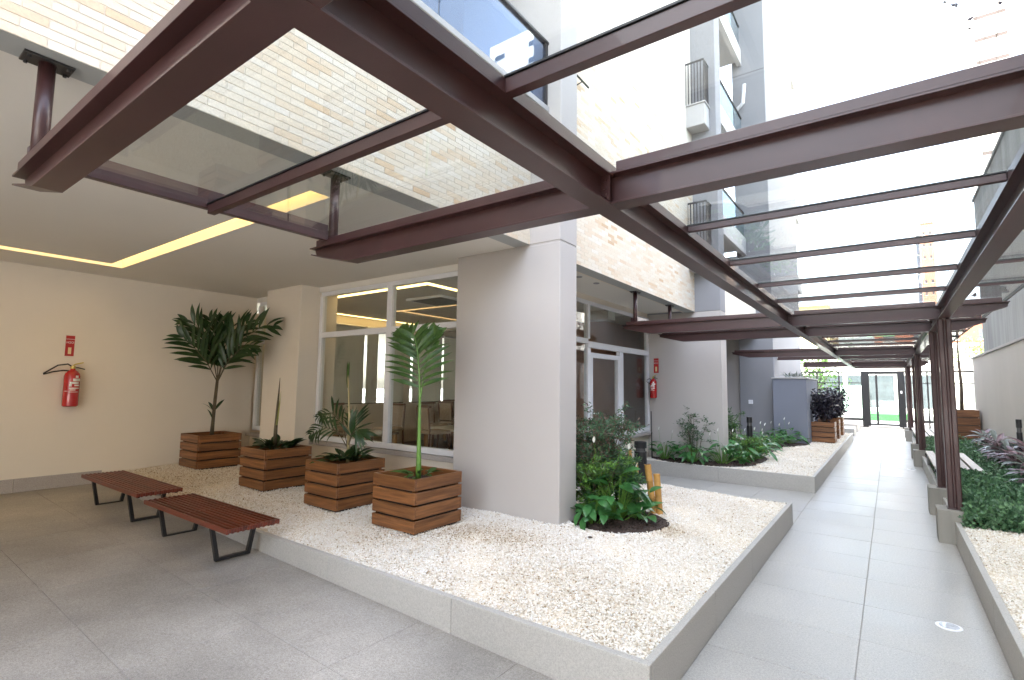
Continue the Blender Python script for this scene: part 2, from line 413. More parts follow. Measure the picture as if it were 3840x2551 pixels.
gravel('white_gravel', 'white and cream gravel filling the big front bed with the wooden planters',
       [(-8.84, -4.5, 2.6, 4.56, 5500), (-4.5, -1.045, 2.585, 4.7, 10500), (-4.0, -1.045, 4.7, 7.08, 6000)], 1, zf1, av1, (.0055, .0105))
def base_sheet(name, mat, x0, x1, y0, y1, zf, n=24, dz=-.008):
    V = [(x0+(x1-x0)*i/n, y0+(y1-y0)*j/n, zf(x0+(x1-x0)*i/n, y0+(y1-y0)*j/n)+dz) for i in range(n+1) for j in range(n+1)]
    F = [(i*(n+1)+j, (i+1)*(n+1)+j, (i+1)*(n+1)+j+1, i*(n+1)+j+1) for i in range(n) for j in range(n)]
    o = link(name, mesh(name, V, F, mat)); return tag(o, kind='structure')
base_sheet('bed_ground', PEBB, -8.86, -1.04, 2.58, 7.1, zf1)
S2 = [(-3.1, 9.98, .72, .44), (-2.6, 10.1, .6, .5), (-2.9, 10.9, .95, 1.2), (-2.75, 13.2, .65, 1.9), (-2.5, 14.8, .8, .9)]
av2 = [in_ell(*s) for s in S2]
gravel('white_gravel', 'white gravel of the further bed beyond the side passage', [(-3.88, -1.045, 9.465, 12, 4500), (-2.9, -1.045, 12, 19.8, 1900)], 1, lambda x, y: .24, av2, (.007, .013))
base_sheet('bed_ground', PEBB, -3.88, -1.04, 9.46, 19.88, lambda x, y: .24, 6)
gravel('white_gravel', 'white gravel strip at the right edge of the path before the hedge', [(.55, 1.75, 2.6, 7.3, 8000)], 1, lambda x, y: .225, (), (.006, .011))
base_sheet('bed_ground', PEBB, .545, 1.76, -3.9, 19.9, lambda x, y: .225, 6)
def soil_patch(name, label, ells, z, n=2600):
    V = []
    for cx, cy, a, b in ells:
        t = NR.uniform(0, 2*PI, n); r = np.sqrt(NR.uniform(0, 1, n))*(1+.05*np.sin(t*5))
        x, y = cx+a*r*np.cos(t), cy+b*r*np.sin(t); V.append(np.column_stack([x, y, z-.012+.03*(1-r)+NR.uniform(-.006, .01, n)]))
    P = np.concatenate(V); me = fast_mesh(name, pebbles(P, .008, .022, None), 6, OF, SOIL)
    o = link(name, me); tag(o, label, 'soil', None, 'stuff')
    for e, (cx, cy, a, b) in enumerate(ells):
        pts = [(cx+a*math.cos(t*PI/16), cy+b*math.sin(t*PI/16)) for t in range(32)]
        q = MB().prism(pts, z-.05, z+.002+e*.0012).build('soil_ground', SOIL); tag(q, kind='structure')
soil_patch('bark_mulch', 'dark mulch in the round patch beside the first grey column', [S1], .272, 4200)
soil_patch('bark_mulch', 'dark mulch under the plants along the second column', S2, .25, 2400)

# ======================================================================
# APARTMENT BUILDING
# ======================================================================
bl = empty('apartment_building', (0, 0, 0), 'grey and cream brick apartment building along the left side of the path', 'building')
H = 3.07; XB = -2.97
# ceiling in pieces around the L shaped light slot
ce = MB()
ce.box(-9.0, -8.06, -6, 4.57, H, H+.2); ce.box(-8.06, -7.87, 2.34, 4.57, H, H+.2); ce.box(-7.87, -3.52, -6, 2.17, H, H+.2)
ce.box(-7.87, -3.52, 2.34, 4.57, H, H+.2); ce.box(-3.52, -3.16, -6, 4.36, H, H+.2)
ce.build('ceiling', CEIL, bl)
sl = MB(); sl.box(-8.06, -7.87, -6, 2.34, H+.16, H+.19); sl.box(-7.87, -3.52, 2.17, 2.34, H+.16, H+.19)
sl.build('cove_light', COVE, bl)
MB().box(-8.07, -3.5, -6, 2.36, H+.201, H+.23).build('ceiling', CEIL, bl)
st = MB(); st.box(-3.16, -2.972, -6, 4.35, H, H+.1); st.box(-3.16, -2.972, 4.69, 10.01, H, H+.1)
st.build('soffit_strip', STRIP, bl)
# passage ceiling (behind first column) slightly raised
pc = MB(); pc.box(-3.92, -3.16, 4.69, 10.01, H+.03, H+.2); pc.build('ceiling', CEIL, bl)
dn = M_simple('downlight_metal', (.25, .25, .25), .5)
for (x_, y_) in ((-3.36, 6.12), (-3.36, 6.64)):
    MB().lathe([(.045, 0), (.045, -.008), (.03, -.006)], 16).build('downlight', dn, bl, loc=(x_, y_, H+.029))
# left wall + skirting
B('side_wall', WALL, bl, -9.1, -8.88, -6, 4.57, 0, H+.2)
for i in range(9): B('skirting_tile', SILL, bl, -8.88, -8.866, 2.535-.9*(i+1)+.002, 2.535-.9*i-.002, .1, .36, .002)
B('slab', CEIL, bl, -20, -3.2, -10, 22.9, H+.24, H+.5)
B('upper_wall', COLL, bl, -20, -9.0, -9.9, 22.8, H+.5, 24)
B('roof', COLL, bl, -20.2, -3.0, -10.2, 23, 24, 24.4)
B('rear_wall', WALL, bl, -9.1, -3.2, -6.3, -6, 0, H+.2)
# column 1 with groove at soffit height
def column(x0, x1, y0, y1, zt, groove=3.055):
    B('column', COLM, bl, x0, x1, y0, y1, 0, groove, .008)
    B('column', COLM, bl, x0+.006, x1-.006, y0+.006, y1-.006, groove, groove+.014)
    return B('column', COLM if y0 < 9 else COL3, bl, x0, x1, y0, y1, groove+.014, zt, .008)
column(-3.98, -2.6, 4.35, 4.69, 24)
column(-3.92, -2.5, 10.01, 10.4, 24)
B('column', WALL, bl, -8.0, -7.03, 4.27, 4.9, .1, H-.001, .006)
# brick facade
BL, BH, J = .19, .046, .004
def brick_rows(y0, y1, z0, z1):
    out = []; z = z0; r = 0
    while z+BH <= z1+1e-6:
        y = y0-(BL/2 if r % 2 else 0)
        while y < y1:
            a, b = max(y, y0), min(y+BL, y1)
            if b-a > .02: out.append((a, b, z))
            y += BL
        z += BH; r += 1
    return out
allb = brick_rows(-1.0, 4.35, H, 4.44)+brick_rows(4.69, 10.01, H, 6.2)
camp = Vector((0, 0, 1.6))
def vis(b):
    c = Vector((XB, (b[0]+b[1])/2, b[2])); d = c-camp; f = _f.dot(d); u = _r2.dot(d)/f if f > .1 else 9; v = _u2.dot(d)/f if f > .1 else 9
    if f < .1 or abs(u) > 1.0 or v > .66: return 0
    return (b[1]-b[0])*2.97/f**3
def tone_of(y, z):
    t = random.gauss(.62, .15)
    if random.random() < .1: t -= .3
    return min(1, max(0, t))
allb.sort(key=vis, reverse=True)
bw = B('brick_wall', MORT, bl, -3.2, XB, -10, 4.352, H+.004, 4.44); bw2 = B('brick_wall', MORT, bl, -3.2, XB, 4.688, 10.012, H+.004, 24)
bmesh_cache = {}
def brick_me(w_, ti):
    k_ = (round(w_, 3), ti)
    if k_ not in bmesh_cache:
        me = MB().bbox(0, .003, -w_/2+J/2, w_/2-J/2, -BH/2+J/2, BH/2-J/2, .0015).me('brick', BRICK)
        a = me.attributes.new('tone', 'FLOAT', 'FACE'); a.data.foreach_set('value', [ti/11]*len(me.polygons)); bmesh_cache[k_] = me
    return bmesh_cache[k_]
for a, b, z in allb[:300]:
    par = bw if a < 4.4 else bw2
    o = link('brick', brick_me(b-a, round(tone_of(a, z)*11)), par, (XB, (a+b)/2, z+BH/2)-np.array(par.location))
rest = allb[300:]
Vb = np.array([[(XB+dx, yy, zz) for dx in (-.004, .003) for yy in (a+J/2, b-J/2) for zz in (z+J/2, z+BH-J/2)] for a, b, z in rest])
bf = [(0, 1, 3, 2), (4, 6, 7, 5), (0, 4, 5, 1), (2, 3, 7, 6), (0, 2, 6, 4), (1, 5, 7, 3)]
o = link('brick', fast_mesh('bricks', Vb, 8, bf, BRICK, np.array([tone_of(0, 0) for _ in rest])), bl); o['kind'] = 'stuff'
# parapet coping + blue glass
B('coping', COLL, bl, -3.2, -2.74, -6, 4.348, 4.44, 4.5, .004)
for i in range(5):
    B('parapet_glass', GLASSB, bl, -2.784, -2.776, 4.3-1.55*(i+1)+.006, 4.3-1.55*i-.006, 4.5, 5.19)
B('parapet_rail', BLACK, bl, -2.81, -2.75, -4, 4.40, 5.19, 5.22, .004)
B('parapet_post', DARKM, bl, -2.80, -2.76, 4.305, 4.345, 4.5, 5.19)
B('balcony_wall', COLL, bl, -4.6, -4.4, -6, 4.35, 3.6, 24)
for z_ in (6.4, 9.4, 12.4): B('balcony_slab', COLL, bl, -4.4, -3.0, -6, 4.34, z_, z_+.3)
# window wall of the lounge at y=4.57
W = 4.57
B('window_apron', WALL, bl, -8.88, -3.98, W, W+.15, .1, .70)
B('ceiling_edge', CEIL, bl, -8.88, -3.98, W, W+.15, 2.99, H+.2)
def window(x0, x1, z0, z1, mull, trans, y=W, nm='window'):
    f = B('window', WHITE, bl, x0, x1, y+.02, y+.06, z1-.06, z1)  # head
    fx, fy, fz = f.location
    def fr(a, b, c, d, nm='frame', th=(.0, .08)):
        m = MB().bbox(a, b, y+th[0], y+th[1], c, d, .004); return m.build(nm, WHITE, f, loc=(-fx, -fy, -fz))
    fr(x0, x0+.07, z0, z1-.062); fr(x1-.06, x1, z0, z1-.062); fr(x0+.071, x1-.061, z0, z0+.07)
    for mx in mull: fr(mx-.05, mx+.05, z0+.071, z1-.062)
    xs = [x0+.07]+[v for mx in mull for v in (mx-.05, mx+.05)]+[x1-.06]
    for i in range(0, len(xs), 2):
        fr(xs[i]+.001, xs[i+1]-.001, trans-.04, trans+.04)
        for c, d in ((z0+.07, trans-.04), (trans+.04, z1-.062)):
            MB().box(xs[i], xs[i+1], y+.035, y+.041, c, d).build('pane', GLASSW, f, loc=(-fx, -fy, -fz))
    return f
window(-7.0, -4.0, .76, 2.99, [-5.4], 2.33)
window(-8.82, -8.02, .80, 2.99, [], 2.3)
B('sill', SILL, bl, -7.25, -3.985, W-.06, W+.16, .70, .755, .006)
B('sill', SILL, bl, -9.0+.12, -7.9, W-.08, W+.16, .70, .75, .006)
# door wall at x=-3.92
D = -3.92
B('wall_panel', WALL, bl, D-.15, D, 8.75, 10.01, 0, .68)
B('wall_head', WALL, bl, D-.15, D, 4.69, 10.01, 3.0, H+.2)
dwf = B('window', WHITE, bl, D-.03, D+.03, 4.69, 10.005, 2.94, 3.0)
dl = dwf.location
def fr2(a, b, c, d, nm='frame', x=(-.04, .035), mat=WHITE): return MB().bbox(D+x[0], D+x[1], a, b, c, d, .004).build(nm, mat, dwf, loc=(-dl.x, -dl.y, -dl.z))
fr2(4.70, 7.40, 2.30, 2.38); fr2(7.40, 9.93, 2.24, 2.34); fr2(7.38, 7.48, 0, 2.235); fr2(7.38, 7.46, 2.38, 2.938)
fr2(9.93, 10.005, .72, 2.938); fr2(8.60, 8.68, 0, 2.235); fr2(8.75, 9.928, .74, .82); fr2(8.69, 8.75, 0, 2.235)
fr2(7.485, 7.56, .12, 2.16); fr2(8.53, 8.598, .12, 2.16); fr2(7.561, 8.529, 2.08, 2.16); fr2(7.561, 8.529, .12, .22)
for a, b, c, d in ((4.70, 7.38, .05, 2.30), (4.70, 7.38, 2.38, 2.94), (7.46, 9.93, 2.34, 2.94), (7.56, 8.53, .22, 2.08), (8.75, 9.93, .82, 2.24)):
    MB().box(D-.004, D+.002, a, b, c, d).build('pane', GLASSW, dwf, loc=(-dl.x, -dl.y, -dl.z))
h_ = MB().tube([(D+.04, 7.52, 1.18), (D+.09, 7.52, 1.18), (D+.09, 7.64, 1.18)], .01, 8); h_.build('handle', WHITE, dwf, loc=(-dl.x, -dl.y, -dl.z))
B('sill', SILL, bl, D-.1, D+.09, 8.75, 10.0, .68, .735, .006)
# upper structure between columns 2 and 3 and beyond
B('column', COL3, bl, -3.37, -2.5, 15.4, 20.8, 0, 24, .01)
B('recess_wall', COLM, bl, -3.9, -3.37, 15.62, 16, 0, 4)
B('recess_wall', BLUE, bl, -4.1, -3.9, 10.4, 16, 0, 4)
B('brick_wall', MORT, bl, -3.2, -2.9, 10.4, 15.4, H, 4.5)
B('balcony_wall', COLL, bl, -4.1, -3.9, 10.4, 15.4, 4, 24)
B('balcony_wall', COLL, bl, -3.9, -3.3, 15.1, 15.379, 4.5, 5.3)
bal_glass = M_glass('pale_balcony_glass', (.7, .8, .85), 1.6, .1, 1.0)
for n_ in range(6):
    z_ = 5.51+n_*2.82
    B('balcony_slab', COLL, bl, -3.9, -3.22, 10.42, 15.38, z_, z_+.22)
    B('balcony_upstand', COLL, bl, -3.22, -3.1, 10.42, 15.38, z_-.15, z_+.33)
    B('balcony_glass', bal_glass, bl, -3.16, -3.15, 10.42, 15.38, z_+.33, z_+1.05)
    B('balcony_rail', BLACK, bl, -3.18, -3.13, 10.42, 15.38, z_+1.05, z_+1.08)
    B('balcony_slab', COLL, bl, -3.9, -2.75, 20.82, 22.9, z_, z_+.22)
    B('balcony_upstand', COLL, bl, -2.75, -2.62, 20.82, 22.9, z_-.15, z_+.42)
    B('balcony_glass', bal_glass, bl, -2.7, -2.69, 20.82, 22.9, z_+.42, z_+1.1)
B('balcony_wall', COLL, bl, -4.1, -3.5, 20.8, 22.9, 0, 24)
B('end_wall', COLL, bl, -3.5, -2.75, 22.6, 22.9, 4, 24)
for z_ in (3.0, 5.8, 8.62, 11.44, 14.2):
    B('groove', DARKM, bl, -3.36, -2.51, 15.3985, 15.4, z_+2.1, z_+2.11)
# small service balcony on column 2 and the one above
def service_balcony(z0, full=True):
    B('balcony_box', COLL, bl, -2.98, -2.62, 9.68, 10.005, z0, z0+.42, .006)
    B('coping', COLL, bl, -3.0, -2.6, 9.66, 10.006, z0+.421, z0+.45, .004)
    r = B('railing', DARKM, bl, -2.985, -2.615, 9.67, 9.69, z0+1.27, z0+1.3)
    rl = r.location; m = MB(); m.box(-2.63, -2.615, 9.69, 10.0, z0+1.27, z0+1.3)
    for i in range(7): m.box(-2.98+i*.058, -2.965+i*.058, 9.675, 9.69, z0+.452, z0+1.268)
    for i in range(5): m.box(-2.63, -2.615, 9.70+i*.06, 9.715+i*.06, z0+.452, z0+1.268)
    m.build('baluster', DARKM, r, loc=(-rl.x, -rl.y, -rl.z))
service_balcony(6.62); service_balcony(3.82+.0)
# meter pipes on the white wall
m = MB().tube([(-3.3, 15.3, 9.6), (-3.05, 15.2, 9.75), (-3.0, 15.2, 10.3)], .05, 8); m.build('drain_pipe', WHITE, bl)
m = MB().tube([(XB+.07, 5.2, 5.36), (XB+.07, 5.52, 5.35)], .012, 6).tube([(XB, 5.32, 5.3), (XB+.07, 5.36, 5.35)], .007, 6); m.build('wall_bracket', BLACK, bl)

# lounge interior
wfl = M_wood('dark_floor_boards', (.05, .03, .02), (.11, .06, .035), .3, 1)
rl_ = MB().box(-9.0, D-.15, 4.72, 13, .22, .3).build('room_floor', wfl, bl)
HR = 3.0
m = MB(); m.box(-9.0, D-.15, 4.721, 13, HR, H+.2); m.build('ceiling', CEIL, bl)
for a, b, c, d in ((-8.6, -5.05, 4.93, 5.04), (-5.16, -5.05, 5.041, 5.7), (-8.93, -8.83, 5.6, 8.3)): B('cove_light', COVE, bl, a, b, c, d, HR-.006, HR-.002)
DIM = M_emit('dim_cove_light', (1, .6, .25), .085)
for a, b, c, d in ((-7.62, -5.4, 6.56, 6.64), (-7.5, -7.42, 6.641, 8.2)): B('cove_light', DIM, bl, a, b, c, d, HR-.006, HR-.002)
vent = B('air_vent', DARKM, bl, -6.3, -5.6, 5.75, 6.4, HR-.03, HR-.002)
for (a, b, c, d) in ((-6.34, -5.56, 5.71, 5.75), (-6.34, -5.56, 6.4, 6.44), (-6.34, -6.3, 5.75, 6.4), (-5.6, -5.56, 5.75, 6.4)):
    MB().box(a, b, c, d, HR-.035, HR-.002).build('frame', WHITE, vent, loc=tuple(-vent.location))
B('ceiling_beam', CEIL, bl, -9, D-.15, 8.5, 8.8, 2.84, HR-.001)
B('partition', M_simple('brown_panel', (.16, .075, .045), .35, .15, 3), bl, -6.3, -6.22, 9.4, 13, .3, HR-.001)
B('rear_wall', WALL, bl, -9.1, D-.15, 13, 13.2, 0, H+.2)
B('partition', M_simple('brown_wall_panel', (.42, .22, .14), .4, .12, 2), bl, -4.9, -4.8, 7.0, 12.9, .3, HR-.001)
B('partition', M_simple('white_board', (.55, .55, .56), .5, .02), bl, -5.6, -5.2, 6.4, 6.48, .9, 2.3)
WX = -9.0
m = MB(); m.box(WX-.1, WX, 4.9, 13, 0, 1.2); m.box(WX-.1, WX, 4.9, 13, 2.82, H+.2); m.box(WX-.1, WX, 4.574, 5.0, 1.2, 2.82); m.box(WX-.1, WX, 4.574, 4.9, 0, 1.2)
m.box(WX-.1, WX, 8.07, 8.3, 1.2, 2.82); m.box(WX-.1, WX, 11, 13, 1.2, 2.82); m.build('side_wall', WALL, bl)
for a, b in ((5.0, 6.95), (6.98, 8.07), (8.3, 9.3), (9.33, 11)):
    f = B('window', WHITE, bl, WX-.08, WX-.03, a, b, 2.78, 2.82); fl = f.location
    MB().box(WX-.06, WX-.054, a, b, 1.2, 2.78).build('pane', GLASSW, f, loc=tuple(-fl))
    MB().box(WX-.08, WX-.03, b-.04, b, 1.2, 2.78).build('frame', WHITE, f, loc=tuple(-fl))
bt = NT('blind_fabric'); bt.set((.62, .6, .56), .9); _t = bt.new('ShaderNodeBsdfTranslucent'); _t.inputs[0].default_value = (.5, .5, .46, 1)
_x = bt.new('ShaderNodeMixShader'); _x.inputs[0].default_value = .5; bt.l.new(bt.b.outputs[0], _x.inputs[1]); bt.l.new(_t.outputs[0], _x.inputs[2]); bt.l.new(_x.outputs[0], bt.out.inputs[0])
BLND = bt.m
for (a, b, zb), lb in zip(((5.02, 6.93, 1.205), (7.0, 7.3, 1.205), (7.5, 8.06, 1.205), (8.32, 9.28, 1.205), (9.35, 10.95, 1.205)),
                     ('widest grey roller blind, nearest the window wall inside the lounge', 'very narrow roller blind beside a bright gap in the lounge windows', 'roller blind just left of the brown pilaster inside the lounge', 'roller blind right of the pilaster behind the palm leaves', 'cream roller blind at the far end of the lounge windows')):
    t = empty('roller_blind', (WX+.06, (a+b)/2, 2.8), lb, 'blind', 'roller blinds in the lounge')
    h2 = (b-a)/2
    MB().box(-.002, .002, -h2, h2, zb-2.8, 0).build('fabric', BLND, t); MB().tube([(0, -h2, 0), (0, h2, 0)], .025, 10).build('roller', WHITE, t)
    MB().box(-.008, .008, -h2, h2, zb-2.82, zb-2.8).build('bottom_bar', DARKM, t)
# lounge tables and chairs
CHW = M_wood('chair_wood', (.09, .035, .02), (.2, .08, .045), .4, 2); CHF = M_simple('chair_upholstery', (.42, .34, .27), .9, .1)
def chair(loc, rz, label):
    t = empty('dining_chair', loc, label, 'chair', 'dining chairs in the lounge', rz)
    for sx in (-.2, .2):
        MB().tube([(sx, -.2, 0), (sx, -.2, .44)], [.015, .02], 6).build('leg', CHW, t)
        MB().tube([(sx, .24, 0), (sx, .2, .44), (sx, .25, .9)], [.015, .02, .016], 6).build('leg', CHW, t)
    MB().bbox(-.22, .22, -.22, .22, .44, .5, .015).build('seat', CHF, t)
    MB().bbox(-.185, .185, .2, .235, .52, .9, .012).build('backrest', CHF, t); MB().bbox(-.22, .22, .19, .25, .9, .94, .008).build('top_rail', CHW, t)
def table(loc, sx, sy, label, top):
    t = empty('dining_table', loc, label, 'table', 'dining tables in the lounge')
    MB().bbox(-sx/2, sx/2, -sy/2, sy/2, .44, .48, .004).build('tabletop', top, t)
    for a in (-1, 1):
        for b in (-1, 1): MB().bbox(a*(sx/2-.05)-.03, a*(sx/2-.05)+.03, b*(sy/2-.05)-.03, b*(sy/2-.05)+.03, -.0, .438, .004).build('leg', M_OAK, t)
M_OAK = M_wood('pale_oak', (.35, .2, .09), (.55, .34, .16), .5, 2)
WT = M_simple('white_tabletop', (.8, .8, .8), .3, .02); DT = M_simple('dark_tabletop', (.3, .26, .24), .2, .05)
for (x_, y_, sx, sy, lb, tp) in ((-6.9, 7.6, .9, .9, 'white topped table with oak legs seen through the right window pane', WT), (-7.3, 5.75, .8, .8, 'dark topped low table close behind the left window pane', DT), (-8.1, 9.4, .9, .9, 'dark table far back in the lounge by the blinds', DT)):
    table((x_, y_, .3), sx, sy, lb, tp)
for (x_, y_, rz, lb) in ((-7.6, 6.5, .3, 'upholstered chair just behind the window mullion'), (-8.2, 5.9, 1.6, 'upholstered chair left of the dark low table'), (-6.6, 6.7, 2.9, 'chair in front of the white topped table'),
                         (-7.7, 7.8, 1.5, 'chair left of the white topped table'), (-7.0, 8.5, 0, 'chair on the far side of the white topped table'), (-8.7, 9.6, 1.6, 'chair against the blinds at the back of the lounge'), (-8.0, 8.7, 3.1, 'chair in front of the far dark table')):
    chair((x_, y_, .3), rz, lb)

# ======================================================================
# PERGOLA
# ======================================================================
pg = empty('pergola', (0, 0, 0), 'reddish brown steel pergola with a clear glass roof over the path', 'pergola')
Z0, Z1, Z2 = 2.413, 2.56, 2.605
def ibeam_x(x0, x1, y, taper0=False, taper1=False, rail=True, fw=.05):
    """I beam along x centred on y"""
    m = MB(); tw = .004
    b0 = x0+(.42 if taper0 else 0); b1 = x1-(.3 if taper1 else 0)
    m.bbox(b0, b1, y-fw, y+fw, Z0, Z0+.009, .001)
    if taper0:
        m.add([(x0+.02, y-fw, Z1-.055), (x0+.02, y+fw, Z1-.055), (b0, y-fw, Z0), (b0, y+fw, Z0), (x0+.02, y-fw, Z1-.047), (x0+.02, y+fw, Z1-.047), (b0, y-fw, Z0+.009), (b0, y+fw, Z0+.009)],
              [(0, 2, 3, 1), (4, 5, 7, 6), (0, 1, 5, 4), (2, 6, 7, 3), (0, 4, 6, 2), (1, 3, 7, 5)])
    if taper1:
        m.add([(x1-.02, y-fw, Z1-.055), (x1-.02, y+fw, Z1-.055), (b1, y-fw, Z0), (b1, y+fw, Z0), (x1-.02, y-fw, Z1-.047), (x1-.02, y+fw, Z1-.047), (b1, y-fw, Z0+.009), (b1, y+fw, Z0+.009)],
              [(0, 1, 3, 2), (4, 6, 7, 5), (0, 4, 5, 1), (2, 3, 7, 6), (0, 2, 6, 4), (1, 5, 7, 3)])
    # web polygon with taper
    P = [(x0+.02, Z1-.05), (b0, Z0+.005), (b1, Z0+.005), (x1-.02, Z1-.05), (x1, Z1-.005), (x0, Z1-.005)]
    V = [(a, y-tw, z) for a, z in P]+[(a, y+tw, z) for a, z in P]; n = 6
    m.add(V, [tuple(range(n)), tuple(range(2*n-1, n-1, -1))]+[(i, n+i, n+(i+1) % n, (i+1) % n) for i in range(n)])
    m.bbox(x0, x1, y-fw, y+fw, Z1-.009, Z1, .001)
    o = m.build('cross_beam', STEEL, pg)
    if rail: MB().bbox(x0+.07, x1-.06, y-.045, y+.045, Z1+.0005, Z2, .003).build('glazing_rail', STEEL, pg)
    return o
def ibeam_y(x, y0, y1, fw=.051):
    m = MB(); m.bbox(x-fw, x+fw, y0, y1, Z0-.002, Z0+.007, .001); m.box(x-.004, x+.004, y0, y1, Z0+.004, Z1-.004); m.bbox(x-fw, x+fw, y0, y1, Z1-.0115, Z1-.0025, .001)
    m.build('main_beam', STEEL, pg); m = MB().bbox(x-.046, x+.046, y0, y1, Z1-.001, Z2+.001, .003); m.build('glazing_rail', STEEL, pg)
A_, B_ = -1.018, .52
ibeam_y(A_, -3.5, 23.2); ibeam_y(B_, -3.5, 23.2)
CY = [.55, 2.10, 7.43, 8.98, 14.3, 15.9, 21.2, 22.8]
for i, y in enumerate(CY):
    xl = -3.30 if i < 5 else (A_ if i != 6 else -2.49)
    if i == 5: xl = -2.49
    ibeam_x(xl, A_-.004, y, taper0=(i < 5)); ibeam_x(A_+.004, B_-.004, y); ibeam_x(B_+.004, 1.06, y, taper1=True)
    # stiffener plates at the joints
    MB().box(A_+.0045, A_+.05, y-.055, y-.051, Z0+.008, Z1-.01).build('gusset', STEEL, pg)
    bm_ = MB()
    for bz in (Z0+.04, Z0+.075, Z0+.11): bm_.lathe([(.007, 0), (.007, .006)], 6, (0, 0, 0)) if False else bm_.box(A_+.02, A_+.034, y-.062, y-.0555, bz-.007, bz+.007)
    q_ = bm_.build('bolt_row', STEEL, pg); q_['kind'] = 'stuff'
def purlin(y, x0, x1, h=.05, wd=.04):
    MB().box(x0, x1, y-wd/2-.006, y+wd/2+.006, Z2-.0035, Z2+.0035).build('gasket', BLACK, pg)
    MB().bbox(x0, x1, y-wd/2, y+wd/2, Z2-h-.006, Z2-.004, .002).build('purlin', STEEL, pg)
PY = {0: [1.29], 1: [3.17, 4.23, 5.30, 6.36], 2: [8.2], 3: [10.05, 11.1, 12.2, 13.25], 4: [15.1], 5: [17.0, 18.05, 19.1, 20.15], 6: [22.0]}
for bay, ys in PY.items():
    for y in ys:
        purlin(y, A_+.047, B_-.047, *((.034, .03) if bay > 0 else ())); 
        if bay > 0: purlin(y, B_+.047, 1.05, .02, .014)
        if bay in (0, 2): purlin(y, -3.08, A_-.047)
purlin(-.3, A_+.047, B_-.047); purlin(-1.4, A_+.047, B_-.047)
for a, b in ((.6, 2.05), (7.48, 8.93)): MB().bbox(-3.125, -3.085, a, b, Z1+.022, Z2+.085, .002).build('edge_channel', STEEL, pg)
MB().box(1.052, 1.066, .5, 22.9, Z2-.012, Z2+.004).build('edge_channel', DARKM, pg)
# glass panes
def pane(x0, x1, y0, y1): MB().box(x0, x1, y0, y1, Z2+.004, Z2+.012).build('glass_pane', GLASSR, pg)
ycuts = sorted([-3.4, -1.4, -.3]+CY+[y for v in PY.values() for y in v])
for a, b in zip(ycuts[:-1], ycuts[1:]):
    pane(A_+.003, B_-.003, a+.004, b-.004)
    if a >= .5: pane(B_+.003, 1.064, a+.004, b-.004)
    if (.5 < a < 2.0) or (7.4 < a < 8.9): pane(-3.08, A_-.003, a+.004, b-.004)
# hangers
for y in (.55, 2.10, 7.43, 8.98):
    hg = MB().tube([(-3.1, y, Z1+.0), (-3.1, y, H-.012)], .032, 20).build('hanger', STEEL, pg, True)
    q = MB().bbox(-3.155, -3.045, y-.09, y+.09, H-.012, H-.001, .002).build('base_plate', DARKM, hg)
    m = MB()
    for a in (-.07, .07):
        for b in (-.035, .035): m.lathe([(.008, 0), (.008, -.012)], 6, (-3.1+b, y+a, H-.0125))
    m.build('bolt', DARKM, hg); MB().bbox(-3.16, -3.128, y-.03, y+.03, Z1, Z2+.06, .003).build('bracket', STEEL, hg)
# posts
for y in (7.43, 8.98, 14.3, 15.9, 21.2, 22.8):
    p = MB().bbox(-.06, -.007, -.055, .055, .30, Z0-.002, .01).bbox(.007, .06, -.055, .055, .30, Z0-.002, .01).box(-.007, .007, -.04, .04, .30, Z0-.002)
    po = p.build('post', STEEL, pg, loc=(B_, y, 0)); MB().bbox(-.07, .07, -.07, .07, .346, .356, .002).build('base_plate', STEEL, po)
for y, lb in ((7.43, 'rounded concrete footing under the nearest steel post'), (8.98, 'concrete footing under the second post'), (14.3, 'concrete footing under the third post, beyond the first slatted bench'), (15.9, 'concrete footing under the fourth post'), (21.2, 'concrete footing under the fifth post, near the gate'), (22.8, 'concrete footing under the last post before the gate')):
    f = empty('concrete_footing', (.52, y, 0), lb, 'footing', 'concrete post footings')
    pts = [(-.16, -.15), (.03, -.19), (.14, -.17), (.19, -.08), (.19, .08), (.14, .17), (.03, .19), (-.16, .15)]
    MB().prism(pts, -.02, .345).build('block', FOOTM, f)

# ======================================================================
# WOODEN PLANTER BOXES
# ======================================================================
def planter(loc, label, sx=.57, sy=.62, n=4, h=.49, group='slatted wooden planter boxes', rz=0):
    t = empty('wooden_planter', loc, label, 'planter', group, rz)
    g_ = .018; sh = (h-g_*(n-1)-.02)/n; th = .024
    key = (sx, sy, n, h)
    if key not in tm:
        tm[key] = (MB().bbox(-sx/2, sx/2, -th/2, th/2, 0, sh, .004).me('slat', WOODP), MB().bbox(-sy/2+th, sy/2-th, -th/2, th/2, 0, sh, .004).me('slat', WOODP))
    a, b = tm[key]
    for i in range(n):
        z = .02+i*(sh+g_)
        link('slat', a, t, (0, -sy/2+th/2, z)); link('slat', a, t, (0, sy/2-th/2, z), (0, 0, PI))
        link('slat', b, t, (sx/2-th/2, 0, z), (0, 0, PI/2)); link('slat', b, t, (-sx/2+th/2, 0, z), (0, 0, -PI/2))
    MB().box(-sx/2+th+.002, sx/2-th-.002, -sy/2+th+.002, sy/2-th-.002, .0, h-.13).build('liner', BLACK, t)
    for i_ in (-1, 1):
        for j_ in (-1, 1): MB().box(i_*(sx/2-th-.02)-.018, i_*(sx/2-th-.02)+.018, j_*(sy/2-th-.02)-.018, j_*(sy/2-th-.02)+.018, 0, h-.01).build('corner_batten', WOODP, t)
    MB().bbox(-sx/2+th+.004, sx/2-th-.004, -sy/2+th+.004, sy/2-th-.004, h-.13, h-.09, .01).build('soil', SOIL, t)
    return t
